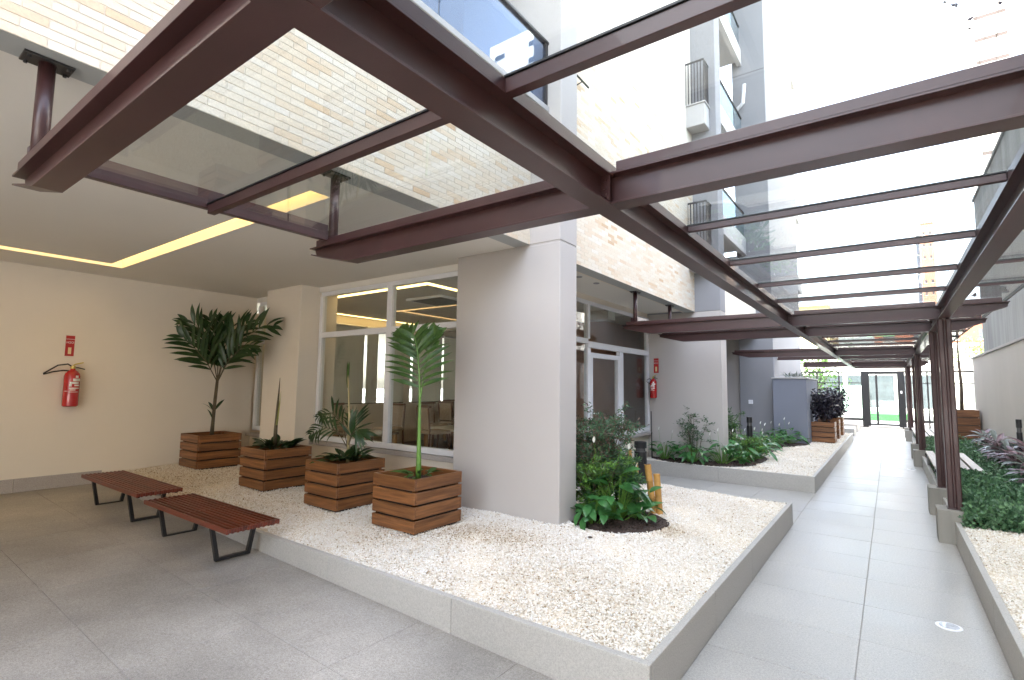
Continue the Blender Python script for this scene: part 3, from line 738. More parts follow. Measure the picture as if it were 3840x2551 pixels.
PL = [(-3.69, 3.55, 'wooden planter nearest the camera, with the bright green palm'), (-4.87, 3.59, 'wooden planter second from the front, with the drooping dark fronds'),
      (-6.27, 3.58, 'wooden planter third from the front, with the dry upright spear'), (-8.27, 3.68, 'wooden planter furthest left against the cream wall, with the dark palm')]
for x_, y_, lb in PL: planter((x_, y_, grav_z(x_, y_)-.004), lb)
PT = [grav_z(p[0], p[1])+.40 for p in PL]

# ---------------- leaf shapes ----------------
def blade(L, Wd, droop=.3, fold=.25, n=5, shape='lance'):
    V = []; F = []; z = 0; y = 0; ang = 0
    for i in range(n+1):
        t = i/n
        wv = {'lance': math.sin(PI*min(1, t*1.02+.03))**.7, 'oval': math.sin(PI*(t*.97+.02))**.8*(1-.25*t), 'strap': min(1, t*5+.3)*(1-t**3)}[shape]*Wd/2
        if i == n: wv = .0005
        V += [(-wv, y, z+wv*fold), (0, y, z), (wv, y, z+wv*fold)]
        ang = -droop*2*t; y += L/n*math.cos(ang); z += L/n*math.sin(ang)
    for i in range(n):
        a = i*3; F += [(a, a+1, a+4, a+3), (a+1, a+2, a+5, a+4)]
    return V, F
def xf(V, M4): return [tuple(M4 @ Vector(v)) for v in V]
def orient(pos, d, roll=0):
    """matrix sending +Y to direction d"""
    d = Vector(d).normalized(); q = d.to_track_quat('Y', 'Z'); return Matrix.Translation(pos) @ q.to_matrix().to_4x4() @ Matrix.Rotation(roll, 4, 'Y')
def orient_n(pos, d, n, roll=0):
    d = Vector(d).normalized(); n = Vector(n); n = (n-d*n.dot(d)).normalized(); x = d.cross(n)
    m = Matrix((x, d, n)).transposed().to_4x4(); return Matrix.Translation(pos) @ m @ Matrix.Rotation(roll, 4, 'Y')
LM = {}
def leaf_me(key, mat, *a, **k):
    if (key, mat.name) not in LM: LM[(key, mat.name)] = MB().add(*blade(*a, **k)).me('leaf', mat, True)
    return LM[(key, mat.name)]

def frond(parent, pts, nl, L0, mat, wl=.03, spread=1.0, lift=.25, start=.25, stem=STEMG, droop=.35, r0=.008, side=(1, -1), face=(.59, -.81, .15), dl=1.0):
    """palm frond along a polyline; leaflets are sub-parts"""
    P = [Vector(p) for p in pts]; fo = MB().tube(P, [r0*(1-.8*i/(len(P)-1)) for i in range(len(P))], 6).build('frond', stem, parent)
    seg = [0]
    for a, b in zip(P[:-1], P[1:]): seg.append(seg[-1]+(b-a).length)
    tot = seg[-1]
    def at(s):
        for i in range(len(P)-1):
            if s <= seg[i+1] or i == len(P)-2:
                u = (s-seg[i])/(seg[i+1]-seg[i]); return P[i].lerp(P[i+1], u), (P[i+1]-P[i]).normalized()
    for i in range(nl):
        t = start+(1-start)*(i+.5)/nl; p, d = at(t*tot)
        sidev = d.cross(Vector(face))
        sidev.normalize(); upv = sidev.cross(d).normalized()
        L = L0*(math.sin(PI*(.18+.78*(i+.5)/nl))**.6)*random.uniform(.9, 1.1)
        for sd in side:
            dv = (sidev*sd*spread*(1.1-.45*t)+d*(.55+.55*t)*dl+upv*lift+Vector((random.uniform(-.05, .05),)*3))
            me = leaf_me(('fl', round(L, 1), wl, droop), mat, 1, wl/ max(.1, round(L, 1)), droop, .3, 4, 'lance')
            o = link('leaflet', me, fo); o.matrix_local = orient_n(p, dv, Vector(face)+Vector((0, 0, .55)), random.uniform(-.35, .35)) @ Matrix.Scale(L, 4)
    return fo
# palm 1 (bright, nearest)
def P3(base, *offs): return [tuple(Vector(base)+Vector(o)) for o in offs]
x_, y_ = PL[0][0], PL[0][1]; z_ = PT[0]
t = empty('potted_palm', (x_, y_, z_), 'bright green young palm with one open feathery frond in the nearest wooden planter', 'palm')
MB().tube([(0, 0, 0), (0, 0, .15), (-.005, 0, .45), (-.01, 0, .8)], [.03, .026, .016, .012], 10).build('trunk', STEMG, t, True)
frond(t, [(-.01, 0, .72), (-.02, 0, .95), (-.05, .0, 1.2), (-.09, -.01, 1.38), (-.13, -.02, 1.44)], 11, .40, LEAFP, .05, 1.5, .25, .2, STEMG, .34, .011)
frond(t, [(-.01, 0, .75), (-.06, .02, 1.1), (-.17, .04, 1.34), (-.36, .06, 1.47)], 6, .3, LEAFP, .06, .9, .2, .5, STEMG, .35)
frond(t, [(-.01, 0, .75), (.0, .05, 1.1), (.03, .09, 1.33), (.06, .12, 1.45)], 4, .2, LEAFP, .09, .6, .2, .65, STEMG, .35)
def ground_leaves(parent, n, rad, L, mat, h=.03, wd=.09, up=(.3, 1.1), z0=0, nm='leaf', key='gl', shape='oval', droop=.3):
    for i in range(n):
        a = random.uniform(0, 2*PI); r = rad*math.sqrt(random.random()); el = random.uniform(*up)
        me = leaf_me((key, L, wd, shape), mat, L, wd, droop, .25, 5, shape)
        p = (r*math.cos(a), r*math.sin(a), z0+random.uniform(0, h)); d = (math.cos(a)*math.cos(el), math.sin(a)*math.cos(el), math.sin(el))
        o = link(nm, me, parent); o.matrix_local = orient(p, d, random.uniform(-.5, .5)) @ Matrix.Scale(random.uniform(.75, 1.2), 4)
ground_leaves(t, 14, .14, .16, LEAFP, .03, .05, (.1, .6), .05)
# palm 4 (dark tall)
x_, y_ = PL[3][0], PL[3][1]; z_ = PT[3]
t = empty('potted_palm', (x_, y_, z_), 'tall dark palm with fronds fanned wide in the planter by the cream wall', 'palm')
MB().tube([(0, 0, 0), (.02, 0, .3), (.03, 0, .6), (.07, 0, .95)], [.03, .024, .02, .015], 10).build('trunk', STEMD, t, True)
MB().tube([(.03, 0, .05), (.07, 0, .5), (.11, 0, .95)], [.012, .009, .008], 6).build('stem', STEMD, t, True)
fr_ = [[(.08, 0, .85), (-.1, 0, 1.25), (-.45, .02, 1.65), (-.95, .05, 1.9), (-1.25, .05, 1.93)], [(.08, 0, .85), (0, .02, 1.3), (-.25, .05, 1.75), (-.55, .1, 2.0)],
       [(.08, 0, .85), (.12, .02, 1.3), (.13, .03, 1.7), (.05, .05, 2.0)], [(.08, 0, .85), (.2, 0, 1.3), (.38, .02, 1.7), (.62, .05, 1.95)],
       [(.08, 0, .85), (.3, 0, 1.3), (.65, -.02, 1.65), (1.05, -.05, 1.85), (1.45, -.08, 1.87)], [(.08, 0, .85), (.35, -.05, 1.2), (.75, -.1, 1.5), (1.1, -.15, 1.5)],
       [(.08, 0, .85), (-.2, -.05, 1.2), (-.6, -.1, 1.5), (-.95, -.12, 1.65)]]
for j, pts in enumerate(fr_):
    pts = [((a-.08)*.2+.08 if a < .08 else (a-.08)*.62+.08, b+((a-.08)*.34 if a < .08 else (a-.08)*.36), .85+(c-.85)*.84) for a, b, c in pts]
    frond(t, pts, 9, .46 if j not in (2,) else .44, LEAFD, .062, .75, .2, .2, STEMD, .3, .009)
ground_leaves(t, 5, .05, .2, LEAFD, .25, .05, (.7, 1.3), .2)
# spear in planter 3
x_, y_ = PL[2][0], PL[2][1]; z_ = PT[2]
t = empty('potted_plant', (x_, y_, z_), 'dry upright palm spear above low dark leaves in the third planter', 'potted plant')
MB().tube([(-.05, 0, 0), (-.05, 0, .3), (-.03, 0, .6), (-.01, 0, .95)], [.028, .022, .016, .002], 8).build('spear', STEMD, t, True)
MB().tube([(-.03, 0, .35), (.01, 0, .6), (.03, 0, .78)], [.014, .008, .001], 6).build('spear', M_simple('yellowed_stem', (.3, .3, .08), .6, .2), t, True)
ground_leaves(t, 46, .2, .2, LEAFD, .05, .085, (.15, .95), .06)
# planter 2
x_, y_ = PL[1][0], PL[1][1]; z_ = PT[1]
t = empty('potted_palm', (x_, y_, z_), 'palm with dark drooping fronds and one thin upright shoot in the second planter', 'palm')
MB().tube([(.03, 0, 0), (.03, 0, .5), (.0, 0, .8), (-.03, 0, 1.0)], [.02, .014, .01, .007], 8).build('trunk', M_simple('tan_stem', (.35, .28, .14), .6, .3), t, True)
for d_ in (-.05, 0, .04): 
    o = link('leaflet', leaf_me(('sp', 1), LEAFP, .3, .035, .02, .4, 4, 'lance'), t); o.matrix_local = orient((-.03, 0, .86), (d_*1.2, 0, 1))
for pts in ([(.02, 0, .2), (-.08, 0, .45), (-.3, 0, .58), (-.62, .02, .5)], [(.02, 0, .2), (-.1, -.05, .38), (-.3, -.1, .42), (-.52, -.12, .32)], [(.02, 0, .2), (.05, .05, .4), (0, .1, .52), (-.1, .15, .55)], [(.02, 0, .2), (.1, -.02, .35), (.22, -.05, .42), (.33, -.05, .36)]):
    frond(t, pts, 9, .3, LEAFD, .028, .8, .1, .3, STEMD, .5, .006)
ground_leaves(t, 40, .19, .19, LEAFD, .05, .085, (.15, .95), .06)
# small dark stones beside planters
for (x_, y_, lb) in ((-6.62, 3.62, 'small dark stone peeking out between the left planters'), (-5.25, 3.63, 'small dark stone beside the second planter'), (-2.2, 4.22, 'small dry leaf lying on the gravel by the mulch')):
    m = MB(); m.lathe([(.01, 0), (.05, .01), (.045, .035), (.015, .045)], 9); o = m.build('small_stone', SOIL, None, loc=(x_, y_, grav_z(x_, y_))); o.scale = (1.2, .7, .6) if y_ < 4 else (.4, .3, .3); tag(o, lb, 'stone', 'small dark stones on the gravel')

# ======================================================================
# NELSON STYLE SLAT BENCHES
# ======================================================================
def bench(x0, x1, y0, y1, zt, zf, label):
    cx, cy = (x0+x1)/2, (y0+y1)/2; t = empty('slatted_bench', (cx, cy, zf), label, 'bench', 'low slatted wooden benches')
    L, Wd = x1-x0, y1-y0; h = zt-zf; n = 11; p = Wd/n; sw = p*.46
    sm = MB().bbox(-L/2, L/2, -sw/2, sw/2, -.04, 0, .003).me('slat', WOODB)
    for i in range(n): link('slat', sm, t, (0, -Wd/2+p*(i+.5), h))
    for xx in (-L/2+.02, 0, L/2-.02):
        spm = MB().box(-.012, .012, -(p-sw)/2+.0005, (p-sw)/2-.0005, -.036, -.004).me('spacer', WOODB) if xx < -L/2+.03 else spm
        for i in range(n-1): link('spacer', spm, t, (xx, -Wd/2+p*(i+1), h))
    MB().bbox(-L/2+.05, L/2-.05, -Wd/2+.04, -Wd/2+.06, h-.055, h-.041, .001).build('under_rail', BLACK, t); MB().bbox(-L/2+.05, L/2-.05, Wd/2-.06, Wd/2-.04, h-.055, h-.041, .001).build('under_rail', BLACK, t)
    for xx in (-L/2+.3, L/2-.33):
        P = [(-Wd/2+.035, h-.042), (-Wd/2+.09, .0), (Wd/2-.09, .0), (Wd/2-.035, h-.042)]; a = .018; q = [(-Wd/2+.035+.03, h-.042), (-Wd/2+.117, .026), (Wd/2-.117, .026), (Wd/2-.035-.03, h-.042)]
        V = [(xx-a, y, z) for y, z in P+q]+[(xx+a, y, z) for y, z in P+q]; F = []
        for i in range(3): F += [(i, i+1, 5+i, 4+i), (8+i, 12+i, 13+i, 9+i), (i, 8+i, 9+i, i+1), (4+i, 5+i, 13+i, 12+i)]
        F += [(0, 4, 12, 8), (3, 11, 15, 7)]
        MB().add(V, F).build('leg_frame', BLACK, t)
bench(-5.99, -4.30, 2.06, 2.53, .43, floor_z(-5.1)-.0, 'low dark red slatted bench nearer the camera, on black legs')
bench(-7.80, -6.07, 2.02, 2.46, .485, floor_z(-6.9), 'low dark red slatted bench further left, below the wall extinguisher')

# ======================================================================
# FIRE EXTINGUISHERS AND SIGNS
# ======================================================================
def text_mesh(s, size, mat, parent, loc, rot, name='lettering'):
    cu = bpy.data.curves.new('txt', 'FONT'); cu.body = s; cu.size = size; cu.extrude = .0006; cu.align_x = 'CENTER'; cu.align_y = 'CENTER'; cu.resolution_u = 2
    o = bpy.data.objects.new('txt', cu); C.objects.link(o); dg = bpy.context.evaluated_depsgraph_get()
    me = bpy.data.meshes.new_from_object(o.evaluated_get(dg)); bpy.data.objects.remove(o); me.materials.clear(); me.materials.append(mat)
    return link(name, me, parent, loc, rot)
def extinguisher(loc, rz, label, loop):
    # local frame: -Y is away from the wall, X runs along the wall
    t = empty('fire_extinguisher', loc, label, 'extinguisher', 'red fire extinguishers', rz)
    b = MB().lathe([(.07, 0), (.084, .012), (.086, .03), (.086, .40), (.078, .435), (.05, .47), (.028, .485), (.026, .5)], 28, (0, -.1, 0)).build('cylinder', RED, t); smooth_by_angle(b)
    MB().lathe([(.025, .5), (.03, .505), (.03, .53), (.018, .54)], 14, (0, -.1, 0)).build('valve', BRASS, t)
    MB().tube([(0, -.1, .54), (.02, -.11, .56), (.1, -.13, .585)], .009, 6).build('handle', BRASS, t)
    MB().tube([(0, -.1, .515), (.05, -.12, .515), (.12, -.13, .495)], .008, 6).build('handle', BLACK, t)
    MB().tube(loop, .009, 8).build('hose', BLACK, t, True); MB().bbox(-.03, .03, -.014, 0, .3, .42, .003).build('bracket', DARKM, t)
    # printed label wrapped on the front
    def arc(a0, a1, z0, z1, r=.0868, mat=WHT, nm='printed_label'):
        V = []; n = 8
        for i in range(n+1):
            a = a0+(a1-a0)*i/n; V += [(r*math.sin(a), -.1-r*math.cos(a), z0), (r*math.sin(a), -.1-r*math.cos(a), z1)]
        MB().add(V, [(2*i, 2*i+2, 2*i+3, 2*i+1) for i in range(n)]).build(nm, mat, t)
    for a0, a1, z0, z1 in ((-.1, .95, .335, .37), (-.45, .7, .30, .325), (-.5, -.2, .265, .30), (.1, .8, .27, .29), (-.5, .8, .235, .25), (-.4, .3, .215, .226), (.2, .6, .38, .41), (-1.1, -.65, .2, .206), (-.5, .7, .19, .196)): arc(a0, a1, z0, z1)
    return t
# left wall (plane x=-8.88, faces +X): local -Y -> world +X  => rz = +90deg
extinguisher((-8.88, 2.10, 1.25), PI/2, 'red fire extinguisher hanging on the cream wall left of the benches',
             [(0, -.1, .52), (-.06, -.12, .56), (-.16, -.12, .54), (-.29, -.08, .43), (-.29, -.08, .42), (-.2, -.09, .455), (-.1, -.1, .475), (-.02, -.1, .47)])
extinguisher((-3.78, 10.01, 1.40), 0, 'red fire extinguisher on the second grey column beside the glass door',
             [(0, -.1, .40), (-.04, -.12, .46), (-.1, -.12, .49), (-.16, -.1, .46), (-.17, -.1, .42), (-.13, -.1, .38), (-.08, -.1, .37)])
bl_ext = [o for o in C.objects if o.name.startswith('fire_extinguisher')][1]; bl_ext.scale = (.78, .78, .78)
def sign(loc, rz, w_, h_, label):
    t = empty('extinguisher_sign', loc, label, 'sign', 'red extinguisher signs', rz)
    MB().bbox(-w_/2, w_/2, -.004, 0, 0, h_, .0008).build('plate', REDS, t)
    MB().box(-w_/2+.002, w_/2-.002, -.0052, -.0045, h_*.82, h_*.835).build('printed_line', WHT, t)
    text_mesh('H2O', w_*.42, WHT, t, (0, -.005, h_*.66), (PI/2, 0, 0))
    MB().box(-w_*.18, w_*.18, -.0055, -.0045, h_*.1, h_*.42).build('printed_panel', CREAMP, t)
    return t
sign((-8.88, 2.07, 1.92), PI/2, .095, .275, 'small red sign above the extinguisher on the cream wall')
sign((-3.745, 10.01, 1.90), 0, .10, .29, 'small red sign above the extinguisher by the glass door')

# ======================================================================
# PLANTS
# ======================================================================
def leaf_cloud(name, P, D, L, Wd, mat, parent=None, kind=None, curl=.2):
    """P positions (N,3), D directions (N,3); diamond leaves of 4 tris"""
    N = len(P); D = D/np.linalg.norm(D, axis=1)[:, None]; rnd = NR.normal(size=(N, 3)); S = np.cross(D, rnd); S /= np.linalg.norm(S, axis=1)[:, None]; U = np.cross(S, D)
    l = (L*NR.uniform(.7, 1.25, N))[:, None]; w_ = (Wd*NR.uniform(.7, 1.25, N))[:, None]
    V = np.stack([P, P+D*l*.45+S*w_/2+U*l*curl*.3, P+D*l-U*l*curl*.3, P+D*l*.45-S*w_/2+U*l*curl*.3, P+D*l*.5], 1)
    me = fast_mesh(name, V, 5, [(0, 1, 4), (1, 2, 4), (2, 3, 4), (3, 0, 4)], mat)
    o = link(name, me, parent)
    if kind: o['kind'] = kind
    return o
def nandina(loc, h, rad, label, n=2600, stems=9, low=.25, mats=(LEAFN, LEAFR), L=.045, spread=1.0, group=None, cone=.9):
    t = empty('fine_leaved_shrub', loc, label, 'shrub', group)
    m = MB(); tips = []
    for i in range(stems):
        a = random.uniform(0, 2*PI); r = rad*random.uniform(.2, 1)
        p0 = Vector((math.cos(a)*r*.2, math.sin(a)*r*.2, 0)); p1 = Vector((math.cos(a)*r*.5, math.sin(a)*r*.5, h*random.uniform(.4, .6))); p2 = Vector((math.cos(a)*r*cone, math.sin(a)*r*cone, h*random.uniform(.75, 1)))
        m.tube([p0, p1, p2], [.007, .005, .002], 5)
        for k_ in range(9):
            u = random.uniform(low, 1); b = p0.lerp(p1, u*2) if u < .5 else p1.lerp(p2, u*2-1)
            a2 = random.uniform(0, 2*PI); e = b+Vector((math.cos(a2), math.sin(a2), random.uniform(-.1, .5)))*rad*random.uniform(.25, .5)*spread
            m.tube([b, e], [.0025, .001], 4, False); tips.append((b, e))
    m.build('stem', STEMD, t)
    for mi, (mt, fr_) in enumerate(zip(mats, (.75, .25) if len(mats) == 2 else (1,))):
        k_ = int(n*fr_); idx = NR.integers(0, len(tips), k_); u = NR.uniform(.25, 1.1, k_)[:, None]
        A = np.array([tips[i][0] for i in idx]); E_ = np.array([tips[i][1] for i in idx])
        P = A+(E_-A)*u+NR.normal(scale=rad*.05, size=(k_, 3)); D = (E_-A)*1.2+NR.normal(scale=rad*.35, size=(k_, 3))
        leaf_cloud('foliage', P, D, L, L*.34, mt, t)
    return t
def lily(loc, n, rad, label, L=.22, flowers=2, group=None, mat=LEAFS, hh=.35, wd=.09):
    t = empty('peace_lily', loc, label, 'plant', group); m = MB()
    for i in range(n):
        a = random.uniform(0, 2*PI); r = rad*random.uniform(.1, 1)**.7; hz = hh*random.uniform(.25, 1)*(1-.35*r/rad)
        p = Vector((math.cos(a)*r*.85, math.sin(a)*r*.85, hz)); m.tube([(math.cos(a)*r*.2, math.sin(a)*r*.2, 0), (p.x*.7, p.y*.7, hz*.7), p], [.004, .0035, .003], 5, False)
        me = leaf_me(('pl', L, wd), mat, L, wd, .38, .22, 6, 'oval'); el = random.uniform(-.5, .7)
        o = link('leaf', me, t); aa = a+random.uniform(-.7, .7)
        o.matrix_local = orient(p, (math.cos(aa)*math.cos(el), math.sin(aa)*math.cos(el), math.sin(el)), random.uniform(-.6, .6)) @ Matrix.Scale(random.uniform(.7, 1.15), 4)
    for i in range(flowers):
        a = random.uniform(0, 2*PI); r = rad*random.uniform(.2, .8); p = Vector((math.cos(a)*r, math.sin(a)*r, hh*random.uniform(1.05, 1.45)))
        m.tube([(p.x*.4, p.y*.4, 0), p], [.003, .002], 5, False)
        o = link('flower', leaf_me(('fw', 1), FLOW, .075, .035, .1, .5, 4, 'oval'), t); o.matrix_local = orient(p, (.2, random.uniform(-.4, .4), 1))
    m.build('stem', STEMG, t); return t
gz = .265
nandina((-2.62, 5.15, gz), 1.06, .42, 'tall airy shrub with grey green and reddish leaves right against the first column', 9000, 24, .2, (LEAFN, LEAFR), .046)
nandina((-2.5, 4.92, gz), .68, .32, 'lower bright green bushy shrub in front of the tall airy one by the first column', 4200, 18, .1, (LEAFN2, LEAFN), .045)
lily((-2.27, 4.93, gz), 56, .32, 'large glossy peace lily in the mulch beside the bamboo spout', .24, 2, None, LEAFS, .55, .115)
lily((-2.4, 4.68, gz), 22, .22, 'small peace lily at the front rim of the mulch patch', .2, 1, None, LEAFS, .3, .1)
lily((-2.08, 5.08, gz), 14, .2, 'peace lily clump leaning against the bamboo spout', .18, 1, None, LEAFS, .38, .1)
nandina((-2.3, 5.2, gz), .68, .32, 'green shrub behind the peace lilies near the bamboo', 4200, 12, .2, (LEAFN, LEAFN2), .05)
# bamboo spout
def bamboo(base, segs, label):
    t = empty('bamboo_spout', base, label, 'bamboo', 'cut bamboo culms')
    for pts, r, cut in segs:
        m = MB(); P = [Vector(p) for p in pts]; L = (P[1]-P[0]).length; nn = max(2, int(L/.14)); prof = []
        for i in range(nn):
            a, b = P[0].lerp(P[1], i/nn), P[0].lerp(P[1], (i+1)/nn); d = (b-a)*.04
            prof += [(a, r*1.07), (a+d, r*.97), (b-d, r*.97)]
        prof.append((P[1], r)); m.tube([q[0] for q in prof], [q[1] for q in prof], 14, True)
        c = m.build('culm', BAMB, t); smooth_by_angle(c, 60)
        if cut: d = (P[1]-P[0]).normalized(); MB().tube([P[1]-d*.01, P[1]+d*.002], r*.78, 14).build('hollow', BAMD, c)
bamboo((-2.03, 5.48, .26), [(((0, 0, 0), (-.03, 0, .42)), .036, False), (((-.06, -.02, .0), (-.11, -.05, .52)), .036, True)], 'pair of golden bamboo culms standing in gravel beside the peace lilies')
bamboo((-2.35, 5.6, .26), [(((.03, 0, 0), (-.0, 0, .5)), .03, False), (((-.03, -.02, .1), (-.05, -.06, .64)), .032, True)], 'shorter golden bamboo culm partly hidden behind the leaves')
m = MB().lathe([(.06, 0), (.06, .01), (.0, .02)], 12)
# second bed plants
nandina((-3.0, 9.9, .25), .92, .36, 'thin open shrub standing in front of the second column', 1000, 8, .3, (LEAFN,), .05, 1.1)
o = MB().tube([(-3.75, 9.75, .25), (-3.76, 9.75, 1.15)], [.012, .008], 6).build('thin_stake', BLACK); tag(o, 'thin dark stake standing upright by the glass door sill', 'stake')
lilies = [((-3.55, 9.85), 22, .3, 'low leafy clump at the door end of the second bed'), ((-3.0, 9.75), 26, .32, 'leafy clump under the thin open shrub'), ((-2.5, 9.9), 24, .3, 'leafy clump right of the thin open shrub'),
          ((-2.25, 10.4), 24, .3, 'peace lily clump spilling over the mulch at the corner of the second column'), ((-2.15, 11.1), 24, .34, 'peace lily clump behind the corner of the second column'), ((-2.3, 12.0), 20, .34, 'lily clump beside the black bollard light'),
          ((-2.35, 13.1), 20, .36, 'lily clump in the middle of the curved border'), ((-2.3, 14.0), 20, .36, 'lily clump in front of the bluish concrete box'), ((-2.1, 14.8), 18, .32, 'lily clump beside the first wooden planter of the far bed')]
for (x_, y_), n_, r_, lb in lilies: lily((x_, y_, .25), int(n_*1.7), r_*1.1, lb, .26, 2, 'leafy clumps in the second bed', LEAFS, .42, .075)
nandina((-2.65, 11.2, .25), .95, .5, 'feathery green shrub behind the corner of the second column', 2600, 12, .2, (LEAFN, LEAFN2), .055)
nandina((-2.2, 10.7, .25), .5, .34, 'low green shrub at the corner of the second column', 1500, 9, .1, (LEAFN2, LEAFN), .05)
def bollard(loc, label, h=.62, r=.055):
    t = empty('bollard_light', loc, label, 'bollard', 'black bollard garden lights')
    MB().lathe([(r, 0), (r, h*.78), (r*.8, h*.78)], 20).build('post', BLACK, t); MB().lathe([(r*.78, h*.78), (r*.78, h*.86)], 20).build('lens', M_simple('dark_lens', (.1, .1, .1), .2), t); MB().lathe([(r, h*.86), (r, h), (r*.9, h+.004)], 20).build('cap', BLACK, t)
bollard((-2.84, 6.95, .25), 'black bollard light at the back edge of the front bed, behind the bamboo', .6, .085)
bollard((-2.35, 11.5, .25), 'black bollard light among the leaves of the second bed', .78, .055)
bollard((1.66, 11.6, .25), 'black bollard light rising from the purple plants by the right wall', .92, .036)
# concrete planter box beyond, with succulents
t = empty('concrete_planter', (-2.06, 15.0, 0), 'tall bluish grey concrete box with small plants on top, beside the third column', 'planter')
MB().bbox(-.42, .36, 0, 2.4, 0, 1.88, .01).build('box', BLUE, t); MB().bbox(-.44, .38, -.02, 2.42, 1.882, 1.92, .006).build('coping', COLL, t)
for i_, (x_, y_) in enumerate(((-2.1, 15.1), (-1.95, 15.2))):
    tt = empty('rooftop_plant', (x_, y_, 1.92), ('small spiky plant at the left on top of the tall concrete box', 'small spiky plant at the right on top of the tall concrete box')[i_], 'plant', 'plants on top of the concrete box')
    ground_leaves(tt, 26, .16, .14, LEAFC2, .05, .03, (.4, 1.3), 0, 'leaf', 'rp', 'strap', .2)
tt = B('wall_outlet', WHITE, None, -3.15, -3.04, 15.36, 15.398, 1.2, 1.31, .006); tag(tt, 'small white outlet box on the wide grey wall above the leaves', 'outlet box')
# far bed planters with dark bushes
for (y_, lb, lb2) in ((16.0, 'first of three wooden planters in the far bed, facing the camera', 'dark purple bush in the first far planter'), (17.4, 'second wooden planter in the far bed, mostly behind the first', 'dark purple bush in the second far planter'), (18.9, 'third wooden planter in the far bed, closest to the gate', 'dark purple bush in the third far planter')):
    planter((-1.49, y_, .24), lb, .62, .6, 4, .53)
    t = empty('dark_bush', (-1.42, y_, .68), lb2, 'bush', 'dark purple bushes in planters'); m = MB()
    tips = []
    for i in range(16):
        a = random.uniform(0, 2*PI); r = random.uniform(.1, .48); q = Vector((math.cos(a)*r, math.sin(a)*r*.8, random.uniform(.35, .9))); m.tube([(0, 0, 0), q*.5+Vector((0, 0, .05)), q], [.012, .008, .003], 5, False); tips.append(q)
    m.build('stem', BARK, t); n_ = 1500; idx = NR.integers(0, len(tips), n_); P = np.array([tips[i] for i in idx])*NR.uniform(.35, 1.05, n_)[:, None]+NR.normal(scale=.06, size=(n_, 3)); P[:, 2] += .03
    leaf_cloud('foliage', P, NR.normal(size=(n_, 3))+np.array([0, 0, .6]), .085, .05, LEAFB, t)

# ======================================================================
# RIGHT SIDE
# ======================================================================
rw = empty('boundary_wall', (1.75, 0, 0), 'beige rendered boundary wall with a pale coping on the right', 'wall')
B('wall_face', RWALL, rw, 1.75, 1.95, -6, 17.6, 0, 2.44); B('coping', COLL, rw, 1.72, 1.98, -6, 17.65, 2.441, 2.49, .004)
B('wall_face', RWALL, rw, 2.9, 3.1, 17.6, 40, 0, 2.95); B('wall_face', RWALL, rw, 1.951, 3.1, 17.5, 17.6, 0, 2.44)
B('coping', COLL, rw, 2.87, 3.13, 17.61, 40, 2.951, 3.0)
ub = empty('neighbouring_building', (1.8, 0, 0), 'weathered streaky grey concrete side of the neighbouring building behind the right wall', 'building')
B('side_wall', CONC, ub, 1.82, 6, -9, 16.2, 2.492, 6.15); B('coping', CONC, ub, 1.79, 6.05, -9.05, 16.25, 6.151, 6.22)
o = MB().tube([(3.0, 28, 0), (2.9, 27.9, 2.9)], .04, 6).build('leaning_pole', BLACK); tag(o, 'dark pole standing against the far end of the right wall', 'pole')
# hedge
def hedge(x0, x1, y0, y1, z0, zt, n):
    P = np.stack([NR.uniform(x0, x1, n), NR.uniform(y0, y1, n), np.zeros(n)], 1)
    top = zt+.05*np.sin(P[:, 0]*7+P[:, 1]*3)+.04*np.sin(P[:, 1]*5)+NR.normal(scale=.02, size=n)
    edge = np.minimum(1, np.minimum((P[:, 1]-y0)/.25, (P[:, 0]-x0)/.15)+.35); top = z0+(top-z0)*edge
    P[:, 2] = top-np.abs(NR.normal(scale=.05, size=n))-(NR.random(n) < .25)*NR.uniform(0, .2, n); P[:, 2] = np.maximum(P[:, 2], z0)
    return P
Ph = np.concatenate([hedge(.56, 1.45, 7.12, 10, .24, .47, 9000), hedge(.56, 1.5, 10, 20, .24, .47, 13000), hedge(.56, 1.73, 7.1, 7.5, .24, .45, 3000)])
_under = (Ph[:, 0] < 1.13) & (((Ph[:, 1] > 9.9) & (Ph[:, 1] < 12.7)) | ((Ph[:, 1] > 16.5) & (Ph[:, 1] < 20)))
Ph[_under, 2] = np.minimum(Ph[_under, 2], .40)
o = leaf_cloud('low_hedge', Ph, NR.normal(size=(len(Ph), 3))+np.array([0, 0, .7]), .05, .032, LEAFH); tag(o, 'dense small leaved green ground cover between path and right wall', 'hedge', None, 'stuff')
q = MB().box(.56, 1.73, 7.25, 19.8, .2, .33).build('soil_ground', SOIL); tag(q, kind='structure')
# cordylines
clab = ['with mostly pink purple leaves', 'with pale grey green leaves']
k_ = 0
for y_ in list(np.arange(7.75, 14.9, .5)):
    for xx in ((1.62,) if y_ < 8.2 else (1.44, 1.66) if y_ < 12 else (1.6,)):
        c_ = 0 if random.random() < .4 else 1; big = (LEAFC, LEAFC2)[c_]; hh = random.uniform(.5, .78); k_ += 1
        t = empty('cordyline_plant', (xx+random.uniform(-.06, .04), float(y_)+random.uniform(-.12, .12), .3), 'strap leaved plant '+clab[c_]+' at the foot of the right wall', 'plant', ('pink purple strap leaved plants', 'grey green strap leaved plants')[c_])
        MB().tube([(0, 0, 0), (0, 0, hh*.6)], [.014, .01], 6).build('stem', STEMD, t)
        for i in range(22):
            a = random.uniform(0, 2*PI); el = random.uniform(-.1, 1.1); L = .4*random.uniform(.7, 1.1)
            me = leaf_me(('co', 1), big if random.random() < .7 else (LEAFC if big is LEAFC2 else LEAFC2), 1, .2, .55, .3, 6, 'lance')
            o = link('leaf', me, t); o.matrix_local = orient((0, 0, hh*random.uniform(.15, .6)), (math.cos(a)*math.cos(el), math.sin(a)*math.cos(el), math.sin(el)), random.uniform(-.3, .3)) @ Matrix.Scale(L, 4)
